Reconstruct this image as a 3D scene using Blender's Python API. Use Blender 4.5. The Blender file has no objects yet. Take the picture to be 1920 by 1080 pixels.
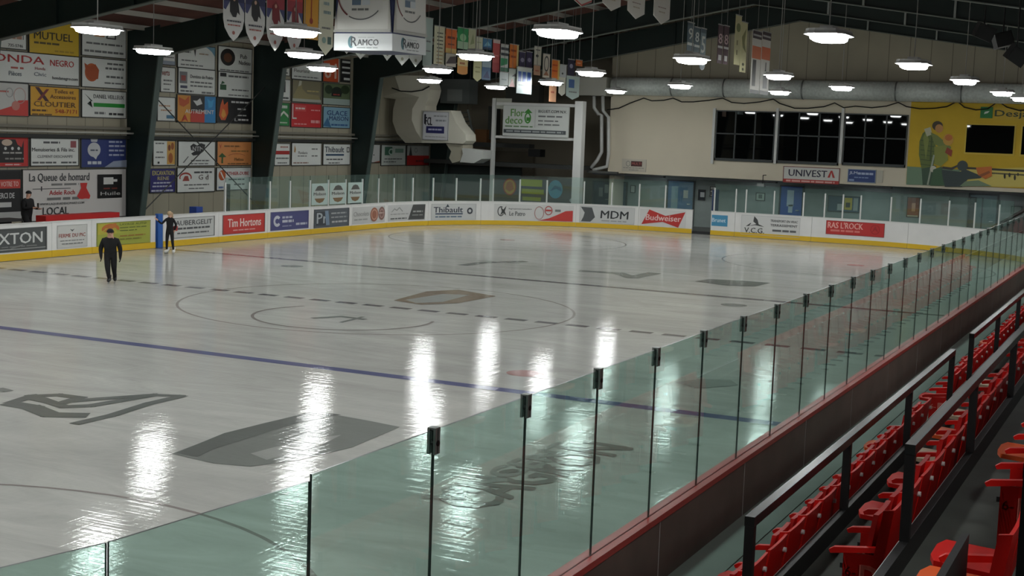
import bpy, math, random
import numpy as np
from mathutils import Vector, Matrix
random.seed(7)
S = bpy.context.scene
COL = S.collection

# ------------------------------------------------------------------ camera
CX, CY, CZ = 16.6955, -27.8548, 4.1229
YAW, PITCH, ROLL, F = -0.4444, 0.1108, 0.0362, 2619.14
def cam_axes():
    cy, sy = math.cos(YAW), math.sin(YAW); cp, sp = math.cos(PITCH), math.sin(PITCH)
    cr, sr_ = math.cos(ROLL), math.sin(ROLL)
    f = np.array([sy*cp, cy*cp, -sp]); r = np.array([cy, -sy, 0.]); u = np.cross(r, f)
    return np.array([cr*r+sr_*u, -sr_*r+cr*u, f])
M3 = cam_axes()
cam = bpy.data.cameras.new('camera'); cam.sensor_width = 36; cam.lens = F*36/1920
cam.clip_end = 300; cam.clip_start = .05
co = bpy.data.objects.new('camera', cam); COL.objects.link(co)
mw = Matrix(((M3[0][0], M3[1][0], -M3[2][0], CX), (M3[0][1], M3[1][1], -M3[2][1], CY), (M3[0][2], M3[1][2], -M3[2][2], CZ), (0, 0, 0, 1)))
co.matrix_world = mw
S.camera = co
# ------------------------------------------------------------------ world + exposure (the lamps are built further down)
w = bpy.data.worlds.new('world'); S.world = w; w.use_nodes = True
w.node_tree.nodes['Background'].inputs[0].default_value = (.55, .65, .7, 1)
w.node_tree.nodes['Background'].inputs[1].default_value = 0.02
S.view_settings.view_transform = 'Standard'; S.view_settings.look = 'None'
S.view_settings.exposure = 0.18; S.view_settings.gamma = 1; S.view_settings.use_curve_mapping = False
LAMP_E = 44.0

# ------------------------------------------------------------------ measuring helpers (photo frame 1920x1080)
def ray(x, y): return M3.T @ np.array([(x-960)/F, (540-y)/F, 1.])
C0 = np.array([CX, CY, CZ])
def onx(x, y, X): d = ray(x, y); return C0+d*(X-CX)/d[0]
def ony(x, y, Y): d = ray(x, y); return C0+d*(Y-CY)/d[1]
def onz(x, y, Z=0): d = ray(x, y); return C0+d*(Z-CZ)/d[2]
def pj(p):
    d = M3 @ (np.array(p, float)-C0); return 960+F*d[0]/d[2], 540-F*d[1]/d[2]

# ------------------------------------------------------------------ materials
def lin(c):
    c = c/255
    return c/12.92 if c <= .04045 else ((c+.055)/1.055)**2.4
def rgb(r, g, b): return (lin(r), lin(g), lin(b), 1)
MC = {}
def mat(col, rough=.6, metal=0, spec=.5, noise=0, scale=4.0, bump=0):
    k = (col, rough, metal, spec, noise, scale, bump)
    if k in MC: return MC[k]
    m = bpy.data.materials.new('paint_%d' % len(MC)); m.use_nodes = True
    nt = m.node_tree; b = nt.nodes['Principled BSDF']
    b.inputs['Base Color'].default_value = rgb(*col); b.inputs['Roughness'].default_value = rough
    b.inputs['Metallic'].default_value = metal; b.inputs['Specular IOR Level'].default_value = spec
    if noise or bump:
        tc = nt.nodes.new('ShaderNodeTexCoord'); n = nt.nodes.new('ShaderNodeTexNoise')
        n.inputs['Scale'].default_value = scale; n.inputs['Detail'].default_value = 6
        nt.links.new(tc.outputs['Object'], n.inputs['Vector'])
        if noise:
            r = nt.nodes.new('ShaderNodeMapRange'); r.inputs[1].default_value = .3; r.inputs[2].default_value = .7
            r.inputs[3].default_value = 1-noise; r.inputs[4].default_value = 1+noise
            mx = nt.nodes.new('ShaderNodeVectorMath'); mx.operation = 'SCALE'
            mx.inputs[0].default_value = rgb(*col)[:3]
            nt.links.new(n.outputs['Fac'], r.inputs[0]); nt.links.new(r.outputs[0], mx.inputs['Scale'])
            nt.links.new(mx.outputs[0], b.inputs['Base Color'])
        if bump:
            bp = nt.nodes.new('ShaderNodeBump'); bp.inputs['Strength'].default_value = bump; bp.inputs['Distance'].default_value = .02
            nt.links.new(n.outputs['Fac'], bp.inputs['Height']); nt.links.new(bp.outputs[0], b.inputs['Normal'])
    MC[k] = m; return m
def emis(name, col, e):
    m = bpy.data.materials.new(name); m.use_nodes = True; b = m.node_tree.nodes['Principled BSDF']
    b.inputs['Base Color'].default_value = rgb(*col)
    b.inputs['Emission Color'].default_value = rgb(*col); b.inputs['Emission Strength'].default_value = e
    return m
def glassmat(name, tint, refl=1.0, rough=0.01):
    m = bpy.data.materials.new(name); m.use_nodes = True; nt = m.node_tree; nt.nodes.clear()
    o = nt.nodes.new('ShaderNodeOutputMaterial'); t = nt.nodes.new('ShaderNodeBsdfTransparent'); g = nt.nodes.new('ShaderNodeBsdfGlossy')
    d = nt.nodes.new('ShaderNodeBsdfDiffuse'); d.inputs[0].default_value = (.45, .62, .57, 1)
    mx0 = nt.nodes.new('ShaderNodeMixShader'); mx0.inputs[0].default_value = .035
    lw = nt.nodes.new('ShaderNodeLayerWeight'); lw.inputs['Blend'].default_value = .5
    pw = nt.nodes.new('ShaderNodeMath'); pw.operation = 'POWER'; pw.inputs[1].default_value = 5; nt.links.new(lw.outputs['Facing'], pw.inputs[0])
    f = nt.nodes.new('ShaderNodeMath'); f.operation = 'MULTIPLY_ADD'; f.inputs[1].default_value = .6; f.inputs[2].default_value = .035; nt.links.new(pw.outputs[0], f.inputs[0])
    mx = nt.nodes.new('ShaderNodeMixShader'); t.inputs[0].default_value = (*tint, 1); g.inputs['Roughness'].default_value = rough
    g.inputs['Color'].default_value = (refl, refl, refl, 1)
    L = nt.links
    L.new(t.outputs[0], mx0.inputs[1]); L.new(d.outputs[0], mx0.inputs[2])
    L.new(f.outputs[0], mx.inputs[0]); L.new(mx0.outputs[0], mx.inputs[1]); L.new(g.outputs[0], mx.inputs[2]); L.new(mx.outputs[0], o.inputs[0])
    return m
GLASS = glassmat('tempered_glass', (.785, .905, .87))
GLASS_FAR = glassmat('far_glass', (.86, .94, .92))
GEDGE = mat((30, 48, 44), .3)
WHITE = mat((205, 206, 203), .45); BOARD = mat((222, 222, 220), .3, noise=.03, scale=2)
YEL = mat((214, 176, 40), .35); REDCAP = mat((185, 50, 46), .35); BLACK = mat((14, 14, 15), .5)
GREEN = mat((15, 34, 30), .55, noise=.15, scale=1.2); GALV = mat((205, 212, 207), .5, metal=.1, noise=.15, scale=9)
BEIGE = mat((176, 169, 150), .75); ALU = mat((178, 184, 180), .35, metal=.4)

def ice_mat(name, col, streak=.10):
    m = bpy.data.materials.new(name); m.use_nodes = True; nt = m.node_tree; b = nt.nodes['Principled BSDF']; L = nt.links
    tc = nt.nodes.new('ShaderNodeTexCoord'); mp = nt.nodes.new('ShaderNodeMapping'); mp.inputs['Scale'].default_value = (.5, 1.7, 1)
    n = nt.nodes.new('ShaderNodeTexNoise'); n.inputs['Scale'].default_value = .55; n.inputs['Detail'].default_value = 9; n.inputs['Roughness'].default_value = .68
    n.inputs['Distortion'].default_value = 1.3
    L.new(tc.outputs['Object'], mp.inputs[0]); L.new(mp.outputs[0], n.inputs['Vector'])
    r = nt.nodes.new('ShaderNodeMapRange'); r.inputs[1].default_value = .3; r.inputs[2].default_value = .72; r.inputs[3].default_value = 1-streak; r.inputs[4].default_value = 1+streak*.6
    L.new(n.outputs['Fac'], r.inputs[0])
    mx = nt.nodes.new('ShaderNodeVectorMath'); mx.operation = 'SCALE'; mx.inputs[0].default_value = rgb(*col)[:3]
    L.new(r.outputs[0], mx.inputs['Scale']); L.new(mx.outputs[0], b.inputs['Base Color'])
    # skate cuts: fine scratches in two directions
    hs = []
    for sc, rot in (((.35, 9, 1), .35), ((.3, 7, 1), -.6), ((6, .3, 1), .2)):
        m2 = nt.nodes.new('ShaderNodeMapping'); m2.inputs['Scale'].default_value = sc; m2.inputs['Rotation'].default_value = (0, 0, rot)
        n2 = nt.nodes.new('ShaderNodeTexNoise'); n2.inputs['Scale'].default_value = 1.6; n2.inputs['Detail'].default_value = 5; n2.inputs['Distortion'].default_value = .6
        L.new(tc.outputs['Object'], m2.inputs[0]); L.new(m2.outputs[0], n2.inputs['Vector']); hs.append(n2)
    a = nt.nodes.new('ShaderNodeMath'); a.operation = 'ADD'; L.new(hs[0].outputs[0], a.inputs[0]); L.new(hs[1].outputs[0], a.inputs[1])
    a2 = nt.nodes.new('ShaderNodeMath'); a2.operation = 'ADD'; L.new(a.outputs[0], a2.inputs[0]); L.new(hs[2].outputs[0], a2.inputs[1])
    bp = nt.nodes.new('ShaderNodeBump'); bp.inputs['Strength'].default_value = .04; bp.inputs['Distance'].default_value = .05
    L.new(a2.outputs[0], bp.inputs['Height']); L.new(bp.outputs[0], b.inputs['Normal'])
    r2 = nt.nodes.new('ShaderNodeMapRange'); r2.inputs[1].default_value = .35; r2.inputs[2].default_value = .65; r2.inputs[3].default_value = .03; r2.inputs[4].default_value = .075
    L.new(n.outputs['Fac'], r2.inputs[0]); L.new(r2.outputs[0], b.inputs['Roughness'])
    b.inputs['IOR'].default_value = 1.31; b.inputs['Specular IOR Level'].default_value = .13
    return m

# ------------------------------------------------------------------ mesh helpers
class MB:
    def __init__(s): s.v = []; s.f = []; s.mi = []; s.ms = []
    def m(s, m):
        if m not in s.ms: s.ms.append(m)
        return s.ms.index(m)
    def poly(s, pts, m):
        i = len(s.v); s.v += [tuple(map(float, p)) for p in pts]; s.f.append(tuple(range(i, i+len(pts)))); s.mi.append(s.m(m)); return s
    def box(s, a, b, m, M=None):
        x0, y0, z0 = a; x1, y1, z1 = b; i = len(s.v)
        P = [(x0, y0, z0), (x1, y0, z0), (x1, y1, z0), (x0, y1, z0), (x0, y0, z1), (x1, y0, z1), (x1, y1, z1), (x0, y1, z1)]
        if M is not None: P = [tuple(M @ Vector(p)) for p in P]
        s.v += P; k = s.m(m)
        for q in ((0, 3, 2, 1), (4, 5, 6, 7), (0, 1, 5, 4), (1, 2, 6, 5), (2, 3, 7, 6), (3, 0, 4, 7)):
            s.f.append(tuple(i+j for j in q)); s.mi.append(k)
        return s
    def prism(s, pts, vec, m, me=None):
        vec = Vector(vec); n = len(pts); i = len(s.v); k = s.m(m); ke = s.m(me) if me else k
        s.v += [tuple(p) for p in pts]+[tuple(Vector(p)+vec) for p in pts]
        s.f.append(tuple(range(i, i+n))); s.mi.append(k); s.f.append(tuple(range(i+2*n-1, i+n-1, -1))); s.mi.append(k)
        for j in range(n):
            q = (j+1) % n; s.f.append((i+j, i+n+j, i+n+q, i+q)); s.mi.append(ke)
        return s
    def tube(s, pts, r, m, n=8, cap=True):
        pts = [Vector(p) for p in pts]; rs = r if isinstance(r, (list, tuple)) else [r]*len(pts); k = s.m(m); i0 = len(s.v)
        up = None
        for j, p in enumerate(pts):
            d = (pts[min(j+1, len(pts)-1)]-pts[max(j-1, 0)]).normalized()
            if up is None:
                up = Vector((0, 0, 1)) if abs(d.z) < .9 else Vector((1, 0, 0))
            a = d.cross(up).normalized(); b = a.cross(d).normalized(); up = b
            for q in range(n):
                t = 2*math.pi*q/n; s.v.append(tuple(p+a*math.cos(t)*rs[j]+b*math.sin(t)*rs[j]))
        for j in range(len(pts)-1):
            for q in range(n):
                a = i0+j*n+q; b = i0+j*n+(q+1) % n; s.f.append((a, b, b+n, a+n)); s.mi.append(k)
        if cap:
            s.f.append(tuple(i0+q for q in range(n))[::-1]); s.mi.append(k)
            s.f.append(tuple(i0+(len(pts)-1)*n+q for q in range(n))); s.mi.append(k)
        return s
    def build(s, name, parent=None, smooth=False, fix=True):
        me = bpy.data.meshes.new(name); me.from_pydata(s.v, [], s.f)
        for m in s.ms: me.materials.append(m)
        me.polygons.foreach_set('material_index', s.mi)
        if fix:
            import bmesh
            bm = bmesh.new(); bm.from_mesh(me); bmesh.ops.recalc_face_normals(bm, faces=bm.faces); bm.to_mesh(me); bm.free()
        if smooth: me.polygons.foreach_set('use_smooth', [True]*len(me.polygons))
        me.update(); o = bpy.data.objects.new(name, me); COL.objects.link(o)
        if parent: o.parent = parent
        return o
def tag(o, label=None, cat=None, group=None, kind=None):
    if label: o['label'] = label
    if cat: o['category'] = cat
    if group: o['group'] = group
    if kind: o['kind'] = kind
    return o
def empty(name, loc=(0, 0, 0), label=None, cat=None, group=None, rz=0):
    o = bpy.data.objects.new(name, None); COL.objects.link(o); o.location = loc; o.rotation_euler.z = rz; o.empty_display_size = .2
    return tag(o, label, cat, group)
def copy_tree(o, parent=None, kids=None):
    kids = kids or KID
    c = o.copy(); COL.objects.link(c); c.parent = parent
    for ch in kids(o): copy_tree(ch, c, kids)
    return c
def KID(o): return [x for x in list(bpy.data.objects) if x.parent == o]
ORD = 'first second third fourth fifth sixth seventh eighth ninth tenth eleventh twelfth thirteenth fourteenth fifteenth sixteenth seventeenth eighteenth nineteenth twentieth'.split()
def nth(i):
    if i < 20: return ORD[i]
    t = {2: 'twenty', 3: 'thirty', 4: 'forty', 5: 'fifty', 6: 'sixty', 7: 'seventy'}[(i+1)//10]; r = (i+1) % 10
    return (t[:-1]+'ieth') if r == 0 else t+'-'+ORD[r-1]

# ------------------------------------------------------------------ printed graphics
TC = {}
def text_geo(t):
    if t in TC: return TC[t]
    cu = bpy.data.curves.new('t', 'FONT'); cu.body = t; cu.size = 1; cu.resolution_u = 2
    ob = bpy.data.objects.new('t', cu); COL.objects.link(ob); bpy.context.view_layer.update()
    me = bpy.data.meshes.new_from_object(ob)
    V = [(v.co.x, v.co.y) for v in me.vertices]; Fc = [tuple(p.vertices) for p in me.polygons]
    x0 = min(a for a, b in V); x1 = max(a for a, b in V); y0 = min(b for a, b in V); y1 = max(b for a, b in V)
    bpy.data.objects.remove(ob); bpy.data.curves.remove(cu); bpy.data.meshes.remove(me)
    TC[t] = (V, Fc, x0, x1, y0, y1); return TC[t]
def flat(col): return mat(col, .5)
class Print:
    """2-D shapes on a sheet w x h, mapped to a surface by f(u, v, d)."""
    def __init__(s, f, w, h, step=None): s.f = f; s.w = w; s.h = h; s.let = MB(); s.mot = MB(); s.k = 0; s.step = step
    def _p(s, mb, pts, col, d):
        if s.step:       # cut into narrow slices so that it follows a curved surface
            n = max(1, int(math.ceil(s.w/s.step))); a0 = min(u for u, v in pts); a1 = max(u for u, v in pts)
            for i in range(n):
                lo, hi = i/n, (i+1)/n
                if hi <= a0 or lo >= a1: continue
                q = list(pts)
                for lim, sg in ((lo, 1), (hi, -1)):
                    out = []
                    for j in range(len(q)):
                        A, B = q[j], q[(j+1) % len(q)]; ia, ib = (A[0]-lim)*sg >= 0, (B[0]-lim)*sg >= 0
                        if ia: out.append(A)
                        if ia != ib: t = (lim-A[0])/(B[0]-A[0]); out.append((lim, A[1]+t*(B[1]-A[1])))
                    q = out
                    if len(q) < 3: break
                if len(q) >= 3: mb.poly([s.f(u*s.w, v*s.h, d) for u, v in q], flat(col))
            return
        mb.poly([s.f(u*s.w, v*s.h, d) for u, v in pts], flat(col))
    def draw(s, items):
        for it in items:
            s.k += 1; d = .004+.0015*s.k; t = it[0]
            if t == 'r':
                _, x0, y0, x1, y1, c = it; n = 1
                for i in range(n):
                    a = x0+(x1-x0)*i/n; b = x0+(x1-x0)*(i+1)/n
                    s._p(s.mot, [(a, y0), (b, y0), (b, y1), (a, y1)], c, d)
            elif t == 'e':
                _, cx, cy, rx, ry, c = it; s._p(s.mot, [(cx+rx*math.cos(a), cy+ry*math.sin(a)) for a in [2*math.pi*q/24 for q in range(24)]], c, d)
            elif t == 'o':   # ring: cx cy rx ry thickness col [a0 a1]
                cx, cy, rx, ry, th, c = it[1:7]; a0, a1 = it[7:9] if len(it) > 7 else (0, 360)
                N = 28; A = [math.radians(a0+(a1-a0)*q/N) for q in range(N+1)]
                for q in range(N):
                    P = [(cx+(rx-e)*math.cos(a), cy+(ry-e*s.w/s.h)*math.sin(a)) for a, e in ((A[q], 0), (A[q+1], 0), (A[q+1], th), (A[q], th))]
                    s._p(s.mot, P, c, d)
            elif t == 'p':
                s._p(s.mot, it[1], it[2], d)
            elif t == 'l':   # small print too fine to read: cx, y, width, height, col, align
                _, x, y, wd, h, c = it; u = x; n = 0; rr = random.Random(int(x*99+y*77+wd*55))
                while u < x+wd-1e-6:
                    e = min(x+wd, u+rr.uniform(.06, .16)); s._p(s.let, [(u, y), (e, y), (e, y+h), (u, y+h)], c, d); u = e+.018
            elif t == 't':   # text, x, y (bottom left), height, col, width
                _, tx, x, y, h, c, wd = it[:7]; sh = it[7] if len(it) > 7 else 0
                V, Fc, x0, x1, y0, y1 = text_geo(tx); i = len(s.let.v); k = s.let.m(flat(c))
                for e in range(3):      # struck three times, slightly offset, for a bold weight
                    i = len(s.let.v)
                    for a, b in V:
                        q = (b-y0)/(y1-y0); s.let.v.append(tuple(s.f((x+(a-x0)/(x1-x0)*wd)*s.w+sh*q*h*s.h+(e-1)*.028*h*s.h, (y+q*h)*s.h+(e-1)*.012*h*s.h, d+e*.0006)))
                    for f in Fc: s.let.f.append(tuple(i+j for j in f)); s.let.mi.append(k)
    def build(s, parent, n1='printed_motif', n2='lettering'):
        if s.mot.f: s.mot.build(n1, parent, fix=False)
        if s.let.f: s.let.build(n2, parent, fix=False)

def plane_map(O, U, N):
    O = np.array(O, float); U = np.array(U, float); N = np.array(N, float); Z = np.array([0, 0, 1.])
    return lambda u, v, d: O+U*u+Z*v+N*d
def sign_on(axis, val, box, bg, items, label, name='advertising_sign', cat='sign', group=None, frame=None, th=.03, parent=None):
    """flat panel on the plane axis=val; box = px x0, x1, top y, bottom y (at the middle)"""
    x0, x1, yt, yb = box; x0 += .4; x1 -= .4; yt += .4; yb -= .4; fn = onx if axis == 'x' else ony; ym = (yt+yb)/2; xm = (x0+x1)/2
    a = fn(x0, ym, val); b = fn(x1, ym, val); zt = fn(xm, yt, val)[2]; zb = fn(xm, yb, val)[2]
    if axis == 'x': O = (val, a[1], zb); U = (0, 1, 0); N = (1, 0, 0); W = b[1]-a[1]
    else: O = (a[0], val, zb); U = (1, 0, 0); N = (0, -1, 0); W = b[0]-a[0]
    f = plane_map(O, U, N); H = zt-zb
    mb = MB(); q = [f(0, 0, th), f(W, 0, th), f(W, H, th), f(0, H, th)]
    mb.prism(q, Vector(N)*-th, flat(bg), mat(frame or (60, 62, 60), .5)); root = mb.build(name, parent)
    if parent is None: tag(root, label, cat, group)
    elif label: tag(root, label)
    g = lambda u, v, d: f(u, v, d+th)
    p = Print(g, W, H); p.draw(items)
    if frame:
        fb = MB(); e = .03
        for (u0, v0, u1, v1) in ((0, 0, W, e), (0, H-e, W, H), (0, 0, e, H), (W-e, 0, W, H)):
            fb.prism([f(u0, v0, th+.012), f(u1, v0, th+.012), f(u1, v1, th+.012), f(u0, v1, th+.012)], Vector(N)*-.012, mat(frame, .5))
        fb.build('frame', root)
    p.build(root); return root

exec_parts = []
# ================================================================== LARGE STRUCTURE
XW, YB, ZG = -18.0, 35.0, .0
HW, EY, CR = 13.07, 30.8, 8.5
def st(mb, name, smooth=False): return tag(mb.build(name, smooth=smooth), kind='structure')
FLOORC = mat((96, 98, 94), .7, noise=.12, scale=1.5)
st(MB().box((-18.3, -34.3, -.35), (24.8, 39.5, -.06), FLOORC), 'floor')
def siding(col):
    m = bpy.data.materials.new('metal_siding'); m.use_nodes = True; nt = m.node_tree; b = nt.nodes['Principled BSDF']
    tc = nt.nodes.new('ShaderNodeTexCoord'); sp = nt.nodes.new('ShaderNodeSeparateXYZ'); nt.links.new(tc.outputs['Object'], sp.inputs[0])
    ad = nt.nodes.new('ShaderNodeMath'); nt.links.new(sp.outputs[0], ad.inputs[0]); nt.links.new(sp.outputs[1], ad.inputs[1])
    mu = nt.nodes.new('ShaderNodeMath'); mu.operation = 'MULTIPLY'; mu.inputs[1].default_value = 1/.9; nt.links.new(ad.outputs[0], mu.inputs[0])
    fr = nt.nodes.new('ShaderNodeMath'); fr.operation = 'FRACT'; nt.links.new(mu.outputs[0], fr.inputs[0])
    lt = nt.nodes.new('ShaderNodeMath'); lt.operation = 'LESS_THAN'; lt.inputs[1].default_value = .03; nt.links.new(fr.outputs[0], lt.inputs[0])
    n = nt.nodes.new('ShaderNodeTexNoise'); n.inputs['Scale'].default_value = .5; nt.links.new(tc.outputs['Object'], n.inputs['Vector'])
    c2 = nt.nodes.new('ShaderNodeMix'); c2.data_type = 'RGBA'; c2.inputs[6].default_value = rgb(*col); c2.inputs[7].default_value = rgb(*[x*.82 for x in col])
    nt.links.new(n.outputs['Fac'], c2.inputs[0])
    c3 = nt.nodes.new('ShaderNodeMix'); c3.data_type = 'RGBA'; c3.inputs[7].default_value = rgb(*[x*.6 for x in col])
    nt.links.new(lt.outputs[0], c3.inputs[0]); nt.links.new(c2.outputs[2], c3.inputs[6]); nt.links.new(c3.outputs[2], b.inputs['Base Color'])
    b.inputs['Roughness'].default_value = .6; return m
SID = siding((176, 169, 148))
PLAS = mat((214, 205, 184), .8, noise=.03, scale=.7)
st(MB().box((-18.3, -34.3, -.06), (-18, 39.5, 11), SID), 'wall_left')
st(MB().box((24.5, -34.3, -.06), (24.8, 39.5, 11), mat((60, 60, 58), .8)), 'wall_right')
st(MB().box((-18, -34.3, -.06), (24.5, -34, 11), mat((60, 60, 58), .8)), 'wall_front')
# back wall: upper storey stands forward over the corridor, recess at the left end
LW = mat((140, 150, 146), .7, noise=.05)
mb = MB()
mb.box((-8.35, YB, 2.37), (24.5, YB+.25, 6.3), PLAS).box((-8.35, YB+.25, 2.37), (-8.1, 39.2, 6.3), PLAS)
mb.box((-8.35, YB, 6.3), (24.5, YB+.25, 11), SID)
st(mb, 'wall_back')
st(MB().box((-8.35, YB+.25, 2.37), (24.5, 36.6, 2.5), mat((70, 72, 70), .8)), 'ceiling_corridor')
st(MB().box((-8.35, 36.6, -.06), (24.5, 36.85, 2.5), LW), 'wall_corridor')
st(MB().box((-18, 39.2, -.06), (-8.1, 39.5, 11), mat((150, 142, 125), .8)), 'wall_recess')
st(MB().box((-8.35, YB+.25, -.06), (-8.1, 39.2, 2.37), PLAS), 'wall_recess_side')
# roof
RX, RZ, SL, SR = .7, 9.55, .185, .14
def rz_bot(x): return RZ-(RX-x)*SL if x < RX else RZ-(x-RX)*SR
ROOF = mat((92, 52, 42), .9, noise=.3, scale=.6)
mb = MB()
for xa, xb in ((-18.3, RX), (RX, 24.8)):
    za, zb = rz_bot(xa)+1.22, rz_bot(xb)+1.22
    mb.prism([(xa, -34.3, za), (xb, -34.3, zb), (xb, -34.3, zb+.15), (xa, -34.3, za+.15)], (0, 73.8, 0), ROOF)
st(mb, 'ceiling')
# girts of the left wall
for i, (py, hh, dd, c) in enumerate(((240, .10, .22, (120, 116, 104)), (257, .12, .2, (40, 42, 40)))):
    z = onx(190, py, XW+.1)[2]; mm = mat(c, .6)
    o = MB().box((XW, -34, z-hh/2), (XW+dd, 39.2, z+hh/2), mm).build('wall_girt')
    tag(o, ('beige' if i == 0 else 'dark lower')+' horizontal girt running along the left wall below the upper signs', 'beam', 'girts on the left wall')
z = onx(190, 249, XW+.3)[2]
tag(MB().tube([(XW+.35, -33, z), (XW+.35, 34, z)], .035, mat((190, 190, 180), .4)).build('wall_pipe', smooth=True), 'thin pale pipe running along the left wall between the sign rows', 'pipe')

# ------------------------------------------------------------------ ice
ICE = ice_mat('ice', (190, 191, 185), .2)
def path(s0=None):  # rounded rectangle, counter-clockwise from the near right side, as list of points
    P = []
    c = [(HW-CR, EY-CR, 0), (-HW+CR, EY-CR, 90), (-HW+CR, -EY+CR, 180), (HW-CR, -EY+CR, 270)]
    for cx, cy, a in c:
        for q in range(33):
            t = math.radians(a+90*q/32); P.append((cx+CR*math.cos(t), cy+CR*math.sin(t)))
    return P
PP = np.array(path()+[path()[0]])
PS = np.concatenate([[0], np.cumsum(np.hypot(*np.diff(PP, axis=0).T))])
PL = PS[-1]
def at(s):
    s %= PL; i = min(np.searchsorted(PS, s, 'right')-1, len(PP)-2); t = (s-PS[i])/(PS[i+1]-PS[i]+1e-12)
    p = PP[i]*(1-t)+PP[i+1]*t
    # smooth tangent
    e = .05
    def q(s):
        s %= PL; i = min(np.searchsorted(PS, s, 'right')-1, len(PP)-2); t = (s-PS[i])/(PS[i+1]-PS[i]+1e-12); return PP[i]*(1-t)+PP[i+1]*t
    d = q(s+e)-q(s-e); d /= np.hypot(*d); return p, d
PXT = {}
def px2s(px, z=.6, lo=None, hi=None):
    k = (z, lo, hi)
    if k not in PXT:
        ss = np.linspace(lo, hi, 4000); PXT[k] = (ss, np.array([pj((*at(s)[0], z))[0] for s in ss]))
    ss, xx = PXT[k]; return float(ss[np.abs(xx-px).argmin()])
mb = MB()
MARK = {'blue': ice_mat('ice_blue_paint', (106, 110, 142)), 'red': ice_mat('ice_red_paint', (178, 142, 138)), 'grey': ice_mat('ice_grey_paint', (132, 136, 131)),
        'dark': ice_mat('ice_dark_paint', (112, 116, 112)), 'line': ice_mat('ice_centre_paint', (112, 110, 112)), 'soft': ice_mat('ice_soft_paint', (160, 163, 158)),
        'brown': ice_mat('ice_brown_paint', (140, 128, 112)), 'ring': ice_mat('ice_ring_paint', (146, 140, 136))}
mb.prism([(x, y, -.06) for x, y in path()], (0, 0, .052), ICE)
ZK = [-0.006]
def ipoly(pts, m): mb.poly([(x, y, ZK[0]) for x, y in pts], MARK[m])
def irect(x0, y0, x1, y1, m): ipoly([(x0, y0), (x1, y0), (x1, y1), (x0, y1)], m)
def iring(cx, cy, r, w_, m, a0=0, a1=360, ry=None):
    n = 72; ry = ry or r
    for q in range(n):
        a, b = math.radians(a0+(a1-a0)*q/n), math.radians(a0+(a1-a0)*(q+1)/n)
        ipoly([(cx+r*math.cos(a), cy+ry*math.sin(a)), (cx+r*math.cos(b), cy+ry*math.sin(b)), (cx+(r-w_)*math.cos(b), cy+(ry-w_)*math.sin(b)), (cx+(r-w_)*math.cos(a), cy+(ry-w_)*math.sin(a))], m)
irect(-HW+.02, -7.98, HW-.02, -7.68, 'blue'); irect(-HW+.02, 7.68, HW-.02, 7.98, 'line')
x = -HW+.1
while x < HW-.5: irect(x, -.13, x+.5, .13, 'line'); x += .74
iring(0, 0, 4.6, .06, 'ring')
for sx in (-1, 1):
    for sy in (-1, 1):
        iring(sx*6.7, sy*20.7, 4.6, .055, 'ring'); iring(sx*6.7, sy*6.2, .33, .33, 'red' if sy < 0 else 'grey'); iring(sx*6.7, sy*20.7, .3, .3, 'red')
for sy in (-1, 1): irect(-11.2, sy*27.1-.03, 11.2, sy*27.1+.03, 'ring')
ZK[0] = -.004
def ipx(pts, m): ZK[0] += 2e-5; ipoly([onz(x, y, 0)[:2] for x, y in pts], m)
# worn sponsor graphics under the ice
ipx([(322, 850), (400, 868), (470, 874), (560, 862), (660, 838), (750, 800), (690, 788), (590, 770), (500, 792), (420, 812), (370, 832)], 'grey')
ZK[0] = -.001
ipx([(330, 849), (420, 812), (500, 792), (590, 771), (640, 777), (560, 792), (470, 820), (400, 842), (370, 856)], 'dark')
ipx([(470, 850), (560, 826), (640, 815), (600, 836), (500, 862)], 'soft')
def stroke(pts, wpx, m):
    P = [np.array(onz(x, y, 0)[:2]) for x, y in pts]
    for a, b in zip(P[:-1], P[1:]):
        ZK[0] += 2e-5; d = b-a; L_ = np.hypot(*d); n = np.array([-d[1], d[0]])/L_*wpx; d = d/L_*wpx*.7
        ipoly([a-d-n, b+d-n, b+d+n, a-d+n], m)
ZK[0] = -.0025
stroke([(20, 755), (60, 742), (110, 740), (150, 745), (110, 757), (55, 745)], .10, 'dark')
stroke([(25, 757), (60, 763), (95, 777), (150, 778)], .16, 'dark')
stroke([(60, 741), (120, 762), (170, 760), (290, 740), (190, 747), (130, 752)], .10, 'dark')
stroke([(340, 742), (280, 756), (210, 778), (145, 793)], .09, 'dark')
stroke([(290, 740), (340, 742)], .08, 'dark')
stroke([(0, 729), (12, 732)], .09, 'grey')
# big word reading along the boards
def itext(t, p0, p1, h, m):
    a = np.array(onz(*p0, 0)[:2]); b = np.array(onz(*p1, 0)[:2]); d = b-a; L_ = np.hypot(*d); d /= L_; n = np.array([-d[1], d[0]])
    V, Fc, x0, x1, y0, y1 = text_geo(t); i = len(mb.v); k = mb.m(MARK[m])
    for e in range(3):
        i = len(mb.v); ZK[0] += 2e-5
        for u, v in V:
            p = a+d*((u-x0)/(x1-x0)*L_+e*.035)+n*((v-y0)/(y1-y0)*h+e*.02); mb.v.append((p[0], p[1], ZK[0]))
        for f in Fc: mb.f.append(tuple(i+j for j in f)); mb.mi.append(k)
itext('CAGRON', (905, 958), (1190, 842), .75, 'grey')
itext('VINCENT', (850, 945), (1100, 838), .42, 'soft')
ipx([(738, 563), (800, 546), (860, 543), (930, 555), (860, 568), (790, 571)], 'brown')
ZK[0] = -.001
ipx([(760, 562), (830, 551), (880, 553), (830, 566), (780, 568)], 'soft')
ZK[0] = -.0025
p = onz(645, 594, 0); iring(p[0], p[1], 2.0, .07, 'ring', 150, 380); stroke([(590, 596), (640, 593), (680, 598)], .09, 'grey')
stroke([(640, 604), (680, 594)], .05, 'grey')
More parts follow.
